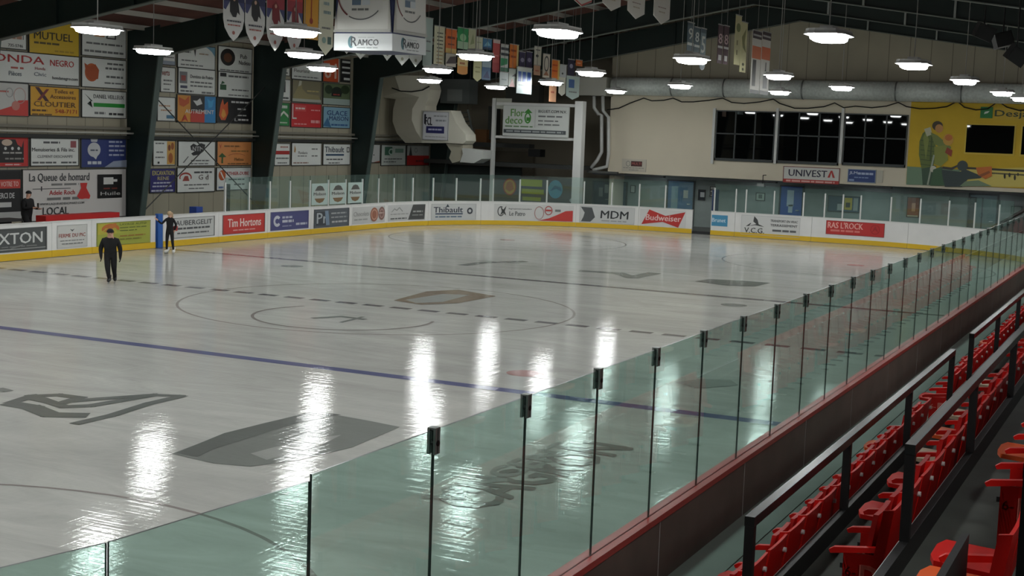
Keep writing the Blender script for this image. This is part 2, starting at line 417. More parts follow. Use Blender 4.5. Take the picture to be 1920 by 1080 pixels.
stroke([(870, 497), (905, 492), (980, 490)], .18, 'grey'); stroke([(900, 488), (970, 494)], .1, 'soft')
stroke([(1095, 508), (1160, 512), (1185, 520), (1225, 512)], .22, 'grey')
ipx([(1303, 527), (1330, 523), (1390, 526), (1445, 530), (1415, 537), (1360, 535)], 'dark')
ipx([(1265, 717), (1310, 710), (1370, 712), (1385, 722), (1310, 728)], 'soft')
mb.build('x')
ice = bpy.data.objects['x']; ice.name = 'ice_sheet'; ice.data.name = 'ice_sheet'
tag(ice, 'white skating ice with blue lines, centre circle and faded logos frozen in', 'ice')

# ================================================================== STEEL FRAMES
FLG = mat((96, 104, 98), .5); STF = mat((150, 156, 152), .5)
def add_frame(i, y):
    r = empty('roof_frame', (0, y, 0), 'dark green tapered steel portal frame, %s from the far wall' % ('nearest' if i == 0 else nth(i)), 'frame', 'portal frames of the arena')
    t = .03; zk = 6.4; zt = rz_bot(-18)+1.2
    kz = rz_bot(-16.47)
    MB().prism([(-17.95, -t/2, -.06), (-17.35, -t/2, -.06), (-16.47, -t/2, kz), (-16.47, -t/2, kz+1.1), (-17.95, -t/2, zt-.05)], (0, t, 0), GREEN).build('column', r)
    MB().prism([(-17.35, -.14, -.06), (-17.30, -.14, -.06), (-16.42, -.14, kz), (-16.47, -.14, kz)], (0, .28, 0), mat((70, 84, 80), .5)).build('column_flange', r)
    for nm, xa, xb in (('rafter', -16.47, RX), ('rafter', RX, 24.4)):
        za, zb = rz_bot(xa), rz_bot(xb)
        q = MB().prism([(xa, -t/2, za), (xb, -t/2, zb), (xb, -t/2, zb+1.0), (xa, -t/2, za+1.0)], (0, t, 0), GREEN)
        ra = q.build(nm, r)
        MB().prism([(xa, -.13, za-.03), (xb, -.13, zb-.03), (xb, -.13, zb), (xa, -.13, za)], (0, .26, 0), FLG).build('bottom_flange', ra)
    MB().prism([(24.4, -t/2, -.06), (23.7, -t/2, -.06), (23.2, -t/2, rz_bot(23.2)), (24.4, -t/2, rz_bot(24.4))], (0, t, 0), GREEN).build('column', r)
    x = RX+.6
    for k in range(-5, 8):
        x = RX+.05+k*2.95
        if k == 0: continue
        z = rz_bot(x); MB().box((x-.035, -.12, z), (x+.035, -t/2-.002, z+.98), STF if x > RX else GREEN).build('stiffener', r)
    return r
FY = [34.7, 27.2, 19.6, 12.0, 4.4, -3.2, -10.8, -18.4, -26.0]
for i, y in enumerate(FY): add_frame(i, y)
# purlins on top of the rafters
PUR = mat((168, 166, 158), .5)
k = 0
for x in list(np.arange(-17.2, .5, 1.6))+list(np.arange(2, 24, 1.6)):
    z = rz_bot(x)+1.03; k += 1
    o = MB().box((x-.04, -34, z), (x+.04, 35, z+.17), PUR).build('roof_purlin')
    tag(o, 'pale steel purlin under the roof deck, %s from the left wall' % nth(k-1), 'beam', 'roof purlins')
# white insulation battens seen between the frames on the left slope
# ================================================================== LAMPS
EM = emis('lamp_diffuser', (248, 251, 250), LAMP_E); TRAY = mat((190, 192, 190), .5)
def lamp_proto():
    r = empty('high_bay_lamp')
    L, Wd = .55, .30
    v = []
    d = MB(); rings = [(.97, .01), (.97, -.07), (.92, -.13), (.78, -.16)]
    idx = []
    N = 24
    for s_, z in rings:
        idx.append(len(d.v))
        for q in range(N):
            a = 2*math.pi*q/N; c, s2 = math.cos(a), math.sin(a); e = .45
            d.v.append((Wd*s_*math.copysign(abs(c)**e, c), L*s_*math.copysign(abs(s2)**e, s2), z))
    k = d.m(EM)
    for a in range(len(rings)-1):
        for q in range(N):
            i, j = idx[a]+q, idx[a]+(q+1) % N; d.f.append((i, j, j+N, i+N)); d.mi.append(k)
    d.f.append(tuple(idx[-1]+q for q in range(N))); d.mi.append(k); d.f.append(tuple(idx[0]+q for q in range(N))); d.mi.append(k)
    d.build('diffuser', r)
    h = MB(); 
    def oct_(a, b, z): return [(a*x, b*y, z) for x, y in ((-1, -.6), (-.7, -.92), (-.35, -1), (.35, -1), (.7, -.92), (1, -.6), (1, .6), (.7, .92), (.35, 1), (-.35, 1), (-.7, .92), (-1, .6))]
    h.prism(oct_(Wd+.05, L+.05, .012), (0, 0, .035), TRAY)
    lo, hi = oct_(Wd+.05, L+.05, .012), oct_(Wd+.085, L+.085, -.05); hi2 = oct_(Wd+.075, L+.075, -.05)
    for j in range(12):
        q = (j+1) % 12; h.poly([lo[j], lo[q], hi[q], hi[j]], TRAY); h.poly([hi[j], hi[q], hi2[q], hi2[j]], TRAY); h.poly([hi2[j], hi2[q], lo[q], lo[j]], TRAY)
    h.prism([(-.12, -.25, .048), (.12, -.25, .048), (.12, .25, .048), (-.12, .25, .048)], (0, 0, .07), TRAY); h.build('housing', r)
    return r
LP = lamp_proto()
LAMPS = [(-5.6, -3.2), (-10.3, 4.3), (-.6, -2.7), (-5.8, 5.3), (5.5, -2.7), (-.4, 5.3), (10.6, -1.9), (5.4, 5.8), (5.5, 13.7), (10.6, 7.0), (5.7, 21.3), (10.7, 14.9), (-.6, 22.5), (-6.1, 29.9), (10.8, 23.3), (10.9, 28.5),
         (-.5, 13.5), (-5.6, 21.8), (-5.8, 13.1), (-11.0, 21.9), (-10.8, 27.5), (2.0, 27.0), (-10.4, 13.2)]
VIS = len(LAMPS)
for y in (-11, -19, -27):
    for x in (-10.4, -5.5, -.4, 5.5, 10.7): LAMPS.append((x, y))
LAMPS.append((-10.4, -3.2))
for y in (-22, -8, 8, 22): LAMPS.append((17.6, y))  # extra lamps added out of view to brighten the stand
for n, (x, y) in enumerate(LAMPS):
    o = LP if n == 0 else copy_tree(LP); o.location = (x, y, 6.15)
    row = min(range(5), key=lambda q: abs((-10.4, -5.6, -.4, 5.5, 10.7)[q]-x))
    rn = ('over the bench side', 'second from the bench side', 'over the middle of the ice', 'second from the stands side', 'nearest the stands side')[row]
    if n >= VIS: kk = 'above the near end' if x < 15 else 'unseen, added to brighten the stand'
    else:
        same = sorted([b for a, b in LAMPS[:VIS] if min(range(5), key=lambda q: abs((-10.4, -5.6, -.4, 5.5, 10.7)[q]-a)) == row]); kk = '%s one in view' % nth(same.index(y))
    tag(o, 'ice lamp in the row %s, %s' % (rn, kk), 'lamp', 'high bay lamps over the ice')
    zt = rz_bot(x)+1.0
    rod = MB().tube([(0, 0, .1), (0, 0, zt-6.15)], .012, mat((190, 190, 186), .4), 6).build('hanger_rod', o)

# ================================================================== DASHER BOARDS
def strip(s0, s1, prof, mats, step=.35):
    """sweep a closed profile [(d, z)] (d = towards the ice) from s0 to s1"""
    n = max(1, int(math.ceil((s1-s0)/step))); mb = MB(); R_ = []
    for i in range(n+1):
        p, d = at(s0+(s1-s0)*i/n); nn = np.array([-d[1], d[0]]); R_.append([(p[0]+nn[0]*e, p[1]+nn[1]*e, z) for e, z in prof])
    m = len(prof)
    for i in range(n):
        for j in range(m):
            q = (j+1) % m; mb.poly([R_[i][j], R_[i][q], R_[i+1][q], R_[i+1][j]], mats[j] if isinstance(mats, list) else mats)
    e = mats[0] if isinstance(mats, list) else mats
    mb.poly(R_[0], e); mb.poly(R_[-1][::-1], e)
    return mb
OUT = mat((112, 98, 90), .6, noise=.15, scale=2)
BH = 1.02
def board(s0, s1, label, near=False, ad=None):
    g = .012; h = 1.12 if near else BH
    if near: prof = [(0, 0), (0, h), (-.10, h), (-.10, 0)]; ms = [BOARD, BOARD, OUT, OUT]
    else: prof = [(0, 0), (0, h), (-.10, h), (-.10, 0)]; ms = [BOARD, BOARD, mat((120, 122, 120), .6), BOARD]
    r = strip(s0+g/2, s1-g/2, prof, ms).build('dasher_board')
    tag(r, label, 'rink board', 'dasher boards around the ice')
    strip(s0+g/2, s1-g/2, [(.012, .005), (.012, .2), (.001, .2), (.001, .005)], YEL).build('kick_plate', r)
    if near: strip(s0, s1, [(.02, h), (.02, h+.05), (-.125, h+.05), (-.125, h)], REDCAP).build('cap_rail', r)
    else: strip(s0, s1, [(.012, h), (.012, h+.03), (-.12, h+.03), (-.12, h)], WHITE).build('cap_rail', r)
    if ad:
        pxa, pxb, za, zb, bg, items, alab = ad
        sa, sb = px2s(pxa, .6, -12, 70), px2s(pxb, .6, -12, 70)
        Wd, Hd = sa-sb, zb-za
        def f(u, v, d):
            p, dr = at(sa-u); nn = np.array([-dr[1], dr[0]]); return (p[0]+nn[0]*(d+.004), p[1]+nn[1]*(d+.004), za+v)
        n = max(1, int(Wd/.2)); a = MB()
        for i in range(n):
            u0, u1 = Wd*i/n, Wd*(i+1)/n
            a.poly([f(u0, 0, 0), f(u1, 0, 0), f(u1, Hd, 0), f(u0, Hd, 0)], flat(bg))
        ao = a.build('advert', r, fix=False); tag(ao, alab)
        p_ = Print(f, Wd, Hd, step=.25); p_.draw(items); p_.build(ao)
    return r
K = (40, 42, 44); G1 = (110, 112, 112); W1 = (206, 207, 204); RED = (190, 48, 44)
def bezel(c=G1, t=.012): return [('r', 0, 0, 1, .02, c), ('r', 0, .98, 1, 1, c), ('r', 0, 0, t, 1, c), ('r', 1-t, 0, 1, 1, c)]
FB = [
 (-75, 97, 'white rink board left of all, with a dark grey tall-lettered advert', (-40, 88, .24, .92, (74, 78, 78), [('t', 'SAXTON', .03, .34, .46, (200, 202, 200), .9), ('r', .02, .1, .98, .14, (150, 152, 150)), ('p', [(.4, .1), (.62, .24), (.64, .3), (.5, .22)], (120, 122, 120)), ('l', .05, .2, .8, .05, (120, 122, 120))]+bezel((120, 122, 122)), 'dark grey advert with tall white letters')),
 (97, 172, 'white rink board with a pale grey advert under red-brown lettering', (107, 163, .24, .92, (196, 197, 193), [('t', 'FERME DU PIC', .06, .46, .16, (150, 74, 66), .88), ('p', [(.42, .82), (.5, .7), (.58, .82), (.5, .78)], (90, 92, 92)), ('l', .1, .3, .8, .03, G1), ('l', .15, .16, .7, .04, G1)]+bezel((170, 172, 170)), 'pale advert with a V mark')),
 (172, 292, 'white rink board with a yellow-green advert behind the standing skater', (181, 281, .2, .92, (158, 164, 66), [('r', .02, .5, .36, .96, (176, 168, 62)), ('o', .25, .72, .16, .22, .05, (180, 104, 48), -20, 200), ('p', [(.12, .6), (.3, .95), (.36, .95), (.34, .8), (.2, .6)], (184, 112, 52)), ('t', 'LAVAGE AUTO', .42, .84, .09, (90, 104, 40), .5), ('l', .42, .72, .5, .04, (100, 110, 50)), ('l', .42, .6, .32, .03, (70, 84, 40)), ('l', .42, .36, .48, .05, (150, 110, 50)), ('l', .42, .22, .4, .05, (120, 120, 50))]+bezel((110, 120, 60), .006), 'yellow-green advert')),
 (306, 410, 'white rink board right of the blue gate edge with a grey framed advert', (322, 402, .26, .93, (190, 192, 190), [('t', 'AUBERGELIT', .08, .62, .24, (70, 72, 74), .86), ('l', .1, .42, .8, .09, (80, 82, 84)), ('l', .12, .2, .74, .07, (90, 92, 94))]+bezel((80, 82, 82)), 'grey framed advert')),
 (410, 502, 'white rink board with a bright red advert and white script', (417, 496, .25, .93, (186, 54, 50), [('t', 'Tim Hortons', .12, .36, .42, (226, 206, 200), .78, .0), ('l', .24, .16, .52, .06, (210, 150, 146))]+bezel((90, 84, 82)), 'red script advert')),
 (502, 583, 'white rink board with a violet-blue advert and a round C mark', (507, 578, .25, .93, (74, 76, 122), [('o', .17, .5, .095, .3, .045, (190, 192, 200), 40, 320), ('l', .3, .62, .26, .12, (170, 172, 190)), ('l', .3, .4, .3, .14, (186, 188, 200)), ('l', .66, .22, .3, .12, (180, 182, 196)), ('l', .3, .18, .24, .06, (140, 142, 170))]+bezel((100, 100, 130)), 'violet-blue advert')),
 (583, 658, 'white rink board with a slate grey advert beginning with letter P', (588, 654, .22, .93, (88, 94, 100), [('r', .05, .12, .42, .86, (60, 66, 72)), ('t', 'Pr', .08, .24, .56, (170, 176, 180), .3), ('p', [(.34, .12), (.44, .12), (.4, .9), (.3, .9)], (120, 140, 160)), ('l', .48, .7, .44, .08, (160, 164, 166)), ('l', .48, .48, .46, .08, (150, 154, 156)), ('l', .5, .22, .44, .1, (176, 178, 178))]+bezel((60, 62, 64)), 'slate advert')),
 (658, 725, 'white rink board with a pale advert and two round brown medallions', (660, 722, .24, .93, (192, 193, 191), [('t', 'Chocolats', .04, .46, .26, (150, 152, 150), .46), ('l', .06, .22, .4, .08, (150, 152, 150)), ('e', .66, .5, .12, .42, (150, 96, 76)), ('o', .66, .5, .09, .32, .02, (190, 150, 130)), ('e', .89, .54, .1, .4, (128, 96, 90)), ('o', .89, .54, .07, .28, .02, (170, 140, 132)), ('l', .8, .54, .16, .06, (200, 180, 170))], 'pale advert with medallions')),
 (725, 803, 'white rink board with a pale advert ending in a slanted charcoal block', (727, 797, .24, .93, (190, 191, 190), [('p', [(.1, .56), (.2, .8), (.26, .7), (.34, .86), (.44, .6), (.42, .56), (.34, .78), (.27, .62), (.2, .72), (.13, .56)], (140, 142, 140)), ('l', .08, .4, .5, .06, (150, 152, 150)), ('l', .08, .12, .46, .08, (90, 92, 92)), ('p', [(.58, .06), (.98, .06), (1, .98), (.7, .98)], (72, 74, 74)), ('l', .7, .5, .24, .1, (150, 152, 150)), ('l', .68, .3, .26, .06, (140, 142, 140))], 'pale advert with charcoal block')),
 (803, 902, 'white rink board with a dark blue lettered advert, left of the seam', (808, 892, .22, .93, (196, 198, 197), [('t', 'Thibault', .06, .46, .34, (44, 50, 62), .66), ('r', .1, .34, .72, .42, (60, 74, 96)), ('l', .1, .16, .6, .08, (90, 110, 130)), ('o', .87, .56, .06, .2, .03, (60, 64, 72)), ('r', .82, .4, .92, .44, (60, 64, 72)), ('p', [(.34, .8), (.42, .8), (.38, .98)], (50, 60, 70))]+bezel((176, 178, 178)), 'white advert with dark blue lettering')),
 (902, 1080, 'white rink board with figure logo on the left and red wave on the right', (926, 1076, .2, .94, (202, 203, 201), [('o', .09, .56, .045, .3, .012, (70, 72, 72), 60, 330), ('p', [(.08, .86), (.12, .66), (.16, .9), (.14, .56), (.16, .3), (.12, .46), (.08, .3), (.1, .56)], (56, 58, 58)), ('t', 'Regroupement Lanaudiere', .19, .66, .1, (70, 72, 74), .29), ('t', 'Le Patro', .2, .3, .26, (90, 92, 92), .2), ('o', .575, .5, .06, .4, .008, (170, 120, 116)), ('o', .69, .66, .048, .28, .01, (170, 60, 56)), ('l', .655, .62, .07, .1, (180, 60, 56)), ('l', .77, .6, .07, .14, (120, 122, 120)), ('p', [(.56, .04), (.99, .04), (.99, .7), (.9, .66), (.8, .42), (.7, .2), (.62, .1)], (190, 58, 52))], 'white advert with red wave')),
 (1080, 1197, 'white rink board with a grey arrow block and three bold letters', (1087, 1190, .22, .96, (198, 200, 199), [('p', [(.03, .06), (.2, .06), (.28, .34), (.22, .92), (.02, .94), (.09, .6), (.07, .34)], (78, 82, 84)), ('t', 'MDM', .38, .3, .46, (44, 48, 50), .5, .05), ('l', .4, .12, .46, .06, (150, 152, 152))]+bezel((180, 182, 182), .006), 'white advert with three bold letters')),
 (1197, 1298, 'white rink board left of the players door with a red bow-tie advert', (1200, 1286, .2, .96, (208, 208, 206), [('p', [(.04, .1), (.5, .3), (.84, .02), (.98, .94), (.56, .66), (.2, .98)], (186, 50, 46)), ('t', 'Budweiser', .13, .36, .34, (230, 200, 196), .76, .04)], 'red bow-tie advert')),
 (1333, 1378, 'white rink board right of the players door with a small blue advert', (1334, 1364, .4, .88, (66, 140, 178), [('t', 'Brunet', .04, .36, .36, (200, 222, 232), .84)], 'small light blue advert')),
 (1378, 1522, 'white rink board with a line-drawn cap-shaped logo', (1390, 1500, .12, .96, (206, 207, 205), [('t', 'V.C.G.', .06, .1, .26, (60, 62, 62), .34), ('p', [(.08, .42), (.16, .6), (.2, .58), (.22, .96), (.28, .78), (.3, .56), (.4, .44), (.24, .5)], (64, 66, 66)), ('p', [(.14, .46), (.2, .7), (.26, .56)], (206, 207, 205)), ('t', 'TRANSPORT EN VRAC', .5, .72, .12, (66, 68, 70), .46), ('t', 'TERRASSEMENT', .5, .5, .12, (70, 72, 74), .46), ('l', .54, .24, .4, .1, (90, 92, 94))]+bezel((180, 182, 182), .004), 'white line-drawn advert')),
 (1522, 1702, 'white rink board with a plain red advert, rightmost advert on the boards', (1549, 1658, .36, .94, (184, 44, 42), [('t', "RAS L'ROCK", .03, .46, .44, (226, 170, 160), .6), ('l', .08, .22, .5, .14, (214, 120, 112)), ('o', .84, .52, .08, .34, .01, (150, 28, 30)), ('p', [(.78, .3), (.84, .8), (.9, .3), (.84, .5)], (156, 32, 34))]+bezel((120, 70, 66), .006), 'red advert')),
]
for pa, pb, lab, ad in FB:
    if pa < -10: s1 = px2s(-60, .6, 40, 90); s0 = px2s(pb, .6, -12, 70)
    elif pb > 1690: s1 = px2s(pa, .6, -12, 70); s0 = px2s(1702, .6, -12, 70)
    else: s1, s0 = px2s(pa, .6, -12, 70), px2s(pb, .6, -12, 70)
    board(s0, s1, lab, ad=ad)
S_A = px2s(-60, .6, 40, 90); S_B = px2s(1702, .6, -12, 70)
board(S_A+.0, S_A+4, 'plain white rink board beyond the left edge of the view')
for k in range(3):
    board(S_B*(2-k)/3, S_B*(3-k)/3, 'plain white rink board in the far right corner, %s past the rightmost advert' % nth(k))
# players' gate edge (blue) and dark doorway
g0 = np.array(onx(300, 464, -HW)); gm = mat((40, 92, 168), .4)
r = MB().box((-HW-.1, g0[1]-.12, 0), (-HW+.02, g0[1]+.10, 1.1), gm).build('gate_post'); tag(r, 'blue padded gate post between the yellow-green and grey framed adverts', 'post')
sA, sB = px2s(1298, .6, -12, 70), px2s(1333, .6, -12, 70)
r = strip(sB+.01, sA-.01, [(-.02, 0), (-.02, .12), (-.12, .12), (-.12, 0)], mat((30, 32, 34), .5)).build('door_sill'); tag(r, 'black threshold of the open players door in the far boards', 'threshold')
p, d = at(sB+.03); nn = np.array([-d[1], d[0]])
r = empty('rink_gate', (0, 0, 0), 'grey rink gate leaf standing open behind the far boards', 'gate')
q = [(p[0]-nn[0]*e, p[1]-nn[1]*e, z) for e, z in ((.12, .05), (.95, .05), (.95, 1.95), (.12, 1.95))]
MB().prism(q, (-d[0]*.05, -d[1]*.05, 0), mat((40, 60, 100), .4)).build('leaf', r)
# near boards: red cap, brown outer face
LN = 2*(EY-CR)
S0 = PL-LN   # s where the near straight starts at its camera end
nn_ = 0; s = PL-.0
edges = list(np.arange(0, LN, 2.37))+[LN]
for k in range(len(edges)-1):
    a, b = edges[k], edges[k+1]
    board(S0+a, S0+b, 'rink board with red cap and brown back, %s from the camera end' % nth(k), near=True)
for k in range(4):
    board(S0-2.37*(k+1), S0-2.37*k, 'curved near corner rink board with red cap rail, %s below the camera' % nth(k), near=True)

# ================================================================== RINK GLASS
def pane(s0, s1, z0, z1, label, gm, posts='alu', th=.012, clamp=False, name='glass_screen', d0=-.06):
    n = max(1, int(math.ceil((s1-s0)/1.3))); mb = MB(); g = .006
    def q(s, d, z):
        p, t = at(s); nn = np.array([-t[1], t[0]]); return (p[0]+nn[0]*d, p[1]+nn[1]*d, z)
    a, b = s0+g, s1-g
    P = [q(a, d0, z0), q(b, d0, z0), q(b, d0, z1), q(a, d0, z1)]
    Q = [q(a, d0-th, z0), q(b, d0-th, z0), q(b, d0-th, z1), q(a, d0-th, z1)]
    mb.poly(P, gm); mb.poly(Q[::-1], gm)
    for i in range(4):
        j = (i+1) % 4; mb.poly([P[i], Q[i], Q[j], P[j]], GEDGE)
    r = mb.build(name); tag(r, label, 'glass', 'rink glass')
    if posts == 'alu':
        c = q(s1, d0-.02, 0); MB().box((c[0]-.03, c[1]-.03, z0), (c[0]+.03, c[1]+.03, z0+1.0), WHITE).build('post', r)
    if clamp:
        p, t = at(s1); nn = np.array([-t[1], t[0]]); cb = MB(); m = mat((120, 128, 124), .4, .3)
        for dd in (-.028, .010):
            cb.box((-.027, d0-.006+dd, z1-.13), (-.006, d0-.006+dd+.014, z1+.008), m); cb.box((.006, d0-.006+dd, z1-.13), (.027, d0-.006+dd+.014, z1+.008), m)
        cb.box((-.027, d0-.034, z1+.008), (.027, d0+.018, z1+.016), m)
        R_ = Matrix(((t[0], nn[0], 0, p[0]), (t[1], nn[1], 0, p[1]), (0, 0, 1, 0), (0, 0, 0, 1)))
        cb.v = [tuple(R_ @ Vector(v)) for v in cb.v]; cb.build('clamp', r)
        MB().tube([tuple(R_ @ Vector((0, d0-.04, z1-.07))), tuple(R_ @ Vector((0, d0+.02, z1-.07)))], .016, BLACK, 8).build('clamp_bolt', r)
    return r
NZ0, NZ1 = 1.17, 2.5
for k in range(37):
    y = -22.47+1.185*k
    if y+1.185 > 22.3: break
    pane(PL-22.3+y, PL-22.3+y+1.185, NZ0, NZ1, 'near rink glass panel above the red rail, %s from the corner step' % nth(k), GLASS, posts=None, clamp=True, d0=-.05)
for k in range(4):
    a = PL-22.3-22.47-1.24*(k+1)
    pane(a, a+1.24, NZ0, NZ1-.03, 'lower near glass panel in the bottom left corner, %s left of the tall seam' % nth(k), GLASS, posts=None, d0=-.05)
p, t = at(PL-22.3-22.47)
tag(MB().tube([(p[0]-.0+.056, p[1], NZ0-.05), (p[0]+.056, p[1], NZ0+.27)], .03, BLACK, 12).build('glass_post_socket'), 'black round socket holding the glass at the bottom of the tall seam', 'socket')
PX = [425, 470, 509, 547, 584, 618, 651, 682, 712, 741, 776, 814, 857, 902, 926, 976, 1026, 1095, 1147, 1198, 1247, 1298, 1339, 1379, 1398, 1451, 1506, 1546, 1580, 1613, 1669, 1724, 1777, 1825, 1870, 1897]
for i, (a, b) in enumerate(zip(PX[:-1], PX[1:])):
    if (a, b) == (1298, 1339): continue
    sa, sb = px2s(a, 1.5, -12, 70), px2s(b, 1.5, -12, 70)
    pane(sb, sa, BH+.03, 2.22, 'far rink glass panel with white post, %s along the far boards from the left' % nth(i), GLASS_FAR)
# round notices on three far glass panels
for i, (a, b) in enumerate(((586, 616), (620, 650), (654, 681))):
    sa, sb = px2s(a, 1.5, -12, 70), px2s(b, 1.5, -12, 70); Wd = sa-sb; z0 = 1.1; H_ = .82
    f = lambda u, v, d, sa=sa: (lambda pt: (pt[0][0]-pt[1][1]*(d-.04), pt[0][1]+pt[1][0]*(d-.04), z0+v))(at(sa-u))
    m_ = MB(); m_.prism([f(0, 0, 0), f(Wd, 0, 0), f(Wd, H_, 0), f(0, H_, 0)], (Vector(f(0, 0, .006))-Vector(f(0, 0, 0))), flat((170, 190, 184)))
    r = m_.build('round_logo_poster'); tag(r, 'pale poster with a round dark medallion on the far glass, %s of three' % nth(i), 'poster', 'medallion posters on the glass')
    pr = Print(f, Wd, H_); pr.draw([('e', .5, .5, .42, .46, (88, 84, 76)), ('e', .5, .5, .36, .4, (176, 184, 178)), ('p', [(.18, .3), (.82, .3), (.7, .14), (.5, .08), (.3, .14)], (120, 96, 66)), ('p', [(.2, .66), (.8, .66), (.66, .86), (.5, .9), (.34, .86)], (84, 84, 80)), ('t', 'Molson', .12, .44, .14, (60, 60, 58), .76)]); pr.build(r)

# ================================================================== STANDS
CON = mat((74, 78, 72), .8, noise=.15, scale=2.5); DARKP = mat((20, 20, 20), .5)
TX = [13.30, 14.5, 15.35, 16.2]; TZ = [.72, 1.22, 1.72, 2.22]
WALK = mat((122, 136, 128), .6, noise=.05, scale=2)
for i in range(4):
    x1 = TX[i+1]-.004 if i < 3 else 17.4
    b = MB()
    if i == 0:
        b.box((13.30, -32, -.06), (13.655, 24, .72), WALK).box((13.655, -32, -.06), (13.667, 24, .712), DARKP).box((13.667, -32, -.06), (x1, 24, .72), WALK)
    else: b.box((TX[i]+.004, -32, -.06), (x1, 24, TZ[i]), CON)
    tag(b.build('concrete_tier'), ['pale walkway tier directly behind the near boards', 'grey concrete tier carrying the second row of seats', 'grey concrete tier carrying the third row of seats', 'grey concrete tier the picture is taken from'][i], 'step', 'tiers of the stand')
for i in range(1, 4):
    x = TX[i]+.03
    tag(MB().box((x, -32 if i < 3 else -22.3, TZ[i]+.001), (x+.05, 24, TZ[i]+.14), DARKP).build('kerb'), 'black kerb along the front edge of the %s tier' % nth(i), 'kerb')
    kb = [o for o in bpy.data.objects if o.name.startswith('kerb')][-1]; MB().box((x-.004, -32 if i < 3 else -22.3, TZ[i]+.128), (x-.0005, 24, TZ[i]+.14), mat((210, 212, 210), .35, .3)).build('metal_edge', kb)
def rail(i, y0, y1, sp, lab):
    x = TX[i]+.055; z0 = TZ[i]+.141; zt = z0+.57
    b = MB().box((x-.03, y0-.03, zt-.06), (x+.03, y1+.03, zt), mat((38, 40, 40), .3, .4)); r = b.build('handrail'); tag(r, lab, 'railing', 'handrails of the stand')
    y = y0
    while y <= y1+.01:
        MB().box((x-.028, y-.028, z0), (x+.028, y+.028, zt-.061), BLACK).build('post', r); y += sp
rail(1, -19.97, -12.05, 2.64, 'black handrail behind the front seat row, nearest section'); rail(1, -10.5, -2.58, 2.64, 'black handrail behind the front seat row, section past the aisle'); rail(1, -1.1, 12.1, 2.64, 'black handrail behind the front seat row, farthest section')
rail(2, -19.74, -11.6, 2.7, 'grey topped handrail between the second and third seat rows, near section'); rail(2, -10.2, 6.0, 2.7, 'grey topped handrail between the second and third seat rows, far section')
rail(3, -22.2, -14, 2.7, 'black handrail at the right edge of the view, in front of the camera tier')
# seats
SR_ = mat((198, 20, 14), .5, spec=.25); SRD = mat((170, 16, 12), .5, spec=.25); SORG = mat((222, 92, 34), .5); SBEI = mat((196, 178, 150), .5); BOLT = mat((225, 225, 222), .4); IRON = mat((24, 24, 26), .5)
def seat_proto(kind):
    r = empty('folding_seat'); Wd = .455
    def curved(x0, z0, x1, z1, th, m, n=6, bow=.008, taper=.004):
        b = MB(); 
        for i in range(n):
            for side in (0,):
                pass
        G = []
        for a in range(5):
            t = a/4; G.append([])
            for q in range(n+1):
                u = q/n*2-1; yy = u*(Wd/2-taper*t*t); xx = x0+(x1-x0)*t-bow*(1-u*u)*-1*.8
                G[-1].append((xx, yy, z0+(z1-z0)*t))
        k = b.m(m); i0 = 0
        for off in (0, th):
            for row in G:
                for p in row: b.v.append((p[0]+off, p[1], p[2]))
        c = n+1; N = 5*c
        for a in range(4):
            for q in range(n):
                i = a*c+q; b.f.append((i, i+1, i+1+c, i+c)); b.f.append((i+N, i+c+N, i+1+c+N, i+1+N)); b.mi += [k, k]
        ed = [(0, q) for q in range(c)]+[(a, n) for a in range(1, 5)]+[(4, q) for q in range(n-1, -1, -1)]+[(a, 0) for a in range(3, 0, -1)]
        ix = [a*c+q for a, q in ed]
        for j in range(len(ix)):
            p, q = ix[j], ix[(j+1) % len(ix)]; b.f.append((p, q, q+N, p+N)); b.mi.append(k)
        return b
    bk = curved(-.075, .38, -.02, .75, .018, SR_).build('backrest', r, smooth=False)
    for y in (.16,): MB().tube([(-.04, y, .655), (.008, y, .655)], .017, BOLT, 10).build('bolt_cap', bk)
    pm = {'folded': SRD, 'red': SR_, 'orange': SORG, 'beige': SBEI}[kind]
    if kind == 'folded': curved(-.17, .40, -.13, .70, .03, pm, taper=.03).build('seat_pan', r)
    else: MB().prism([(-.40, -.205, .40), (-.08, -.215, .38), (-.08, .215, .38), (-.40, .205, .40), (-.43, .1, .40), (-.43, -.1, .40)], (0, 0, .03), pm).build('seat_pan', r)
    a = MB(); a.prism([(-.36, -.268, .445), (-.07, -.268, .49), (-.07, -.268, .52), (-.34, -.268, .485), (-.37, -.268, .465)], (0, .038, 0), SR_); a.build('armrest', r)
    f = MB(); f.box((-.12, -.256, .02), (-.07, -.24, .47), IRON).box((-.26, -.266, .0), (-.04, -.22, .02), IRON).box((-.30, -.254, .36), (-.07, -.242, .39), IRON); f.build('frame', r)
    return r
PROT = {k: seat_proto(k) for k in ('folded', 'orange', 'beige', 'red')}; USED = set()
SW = .5
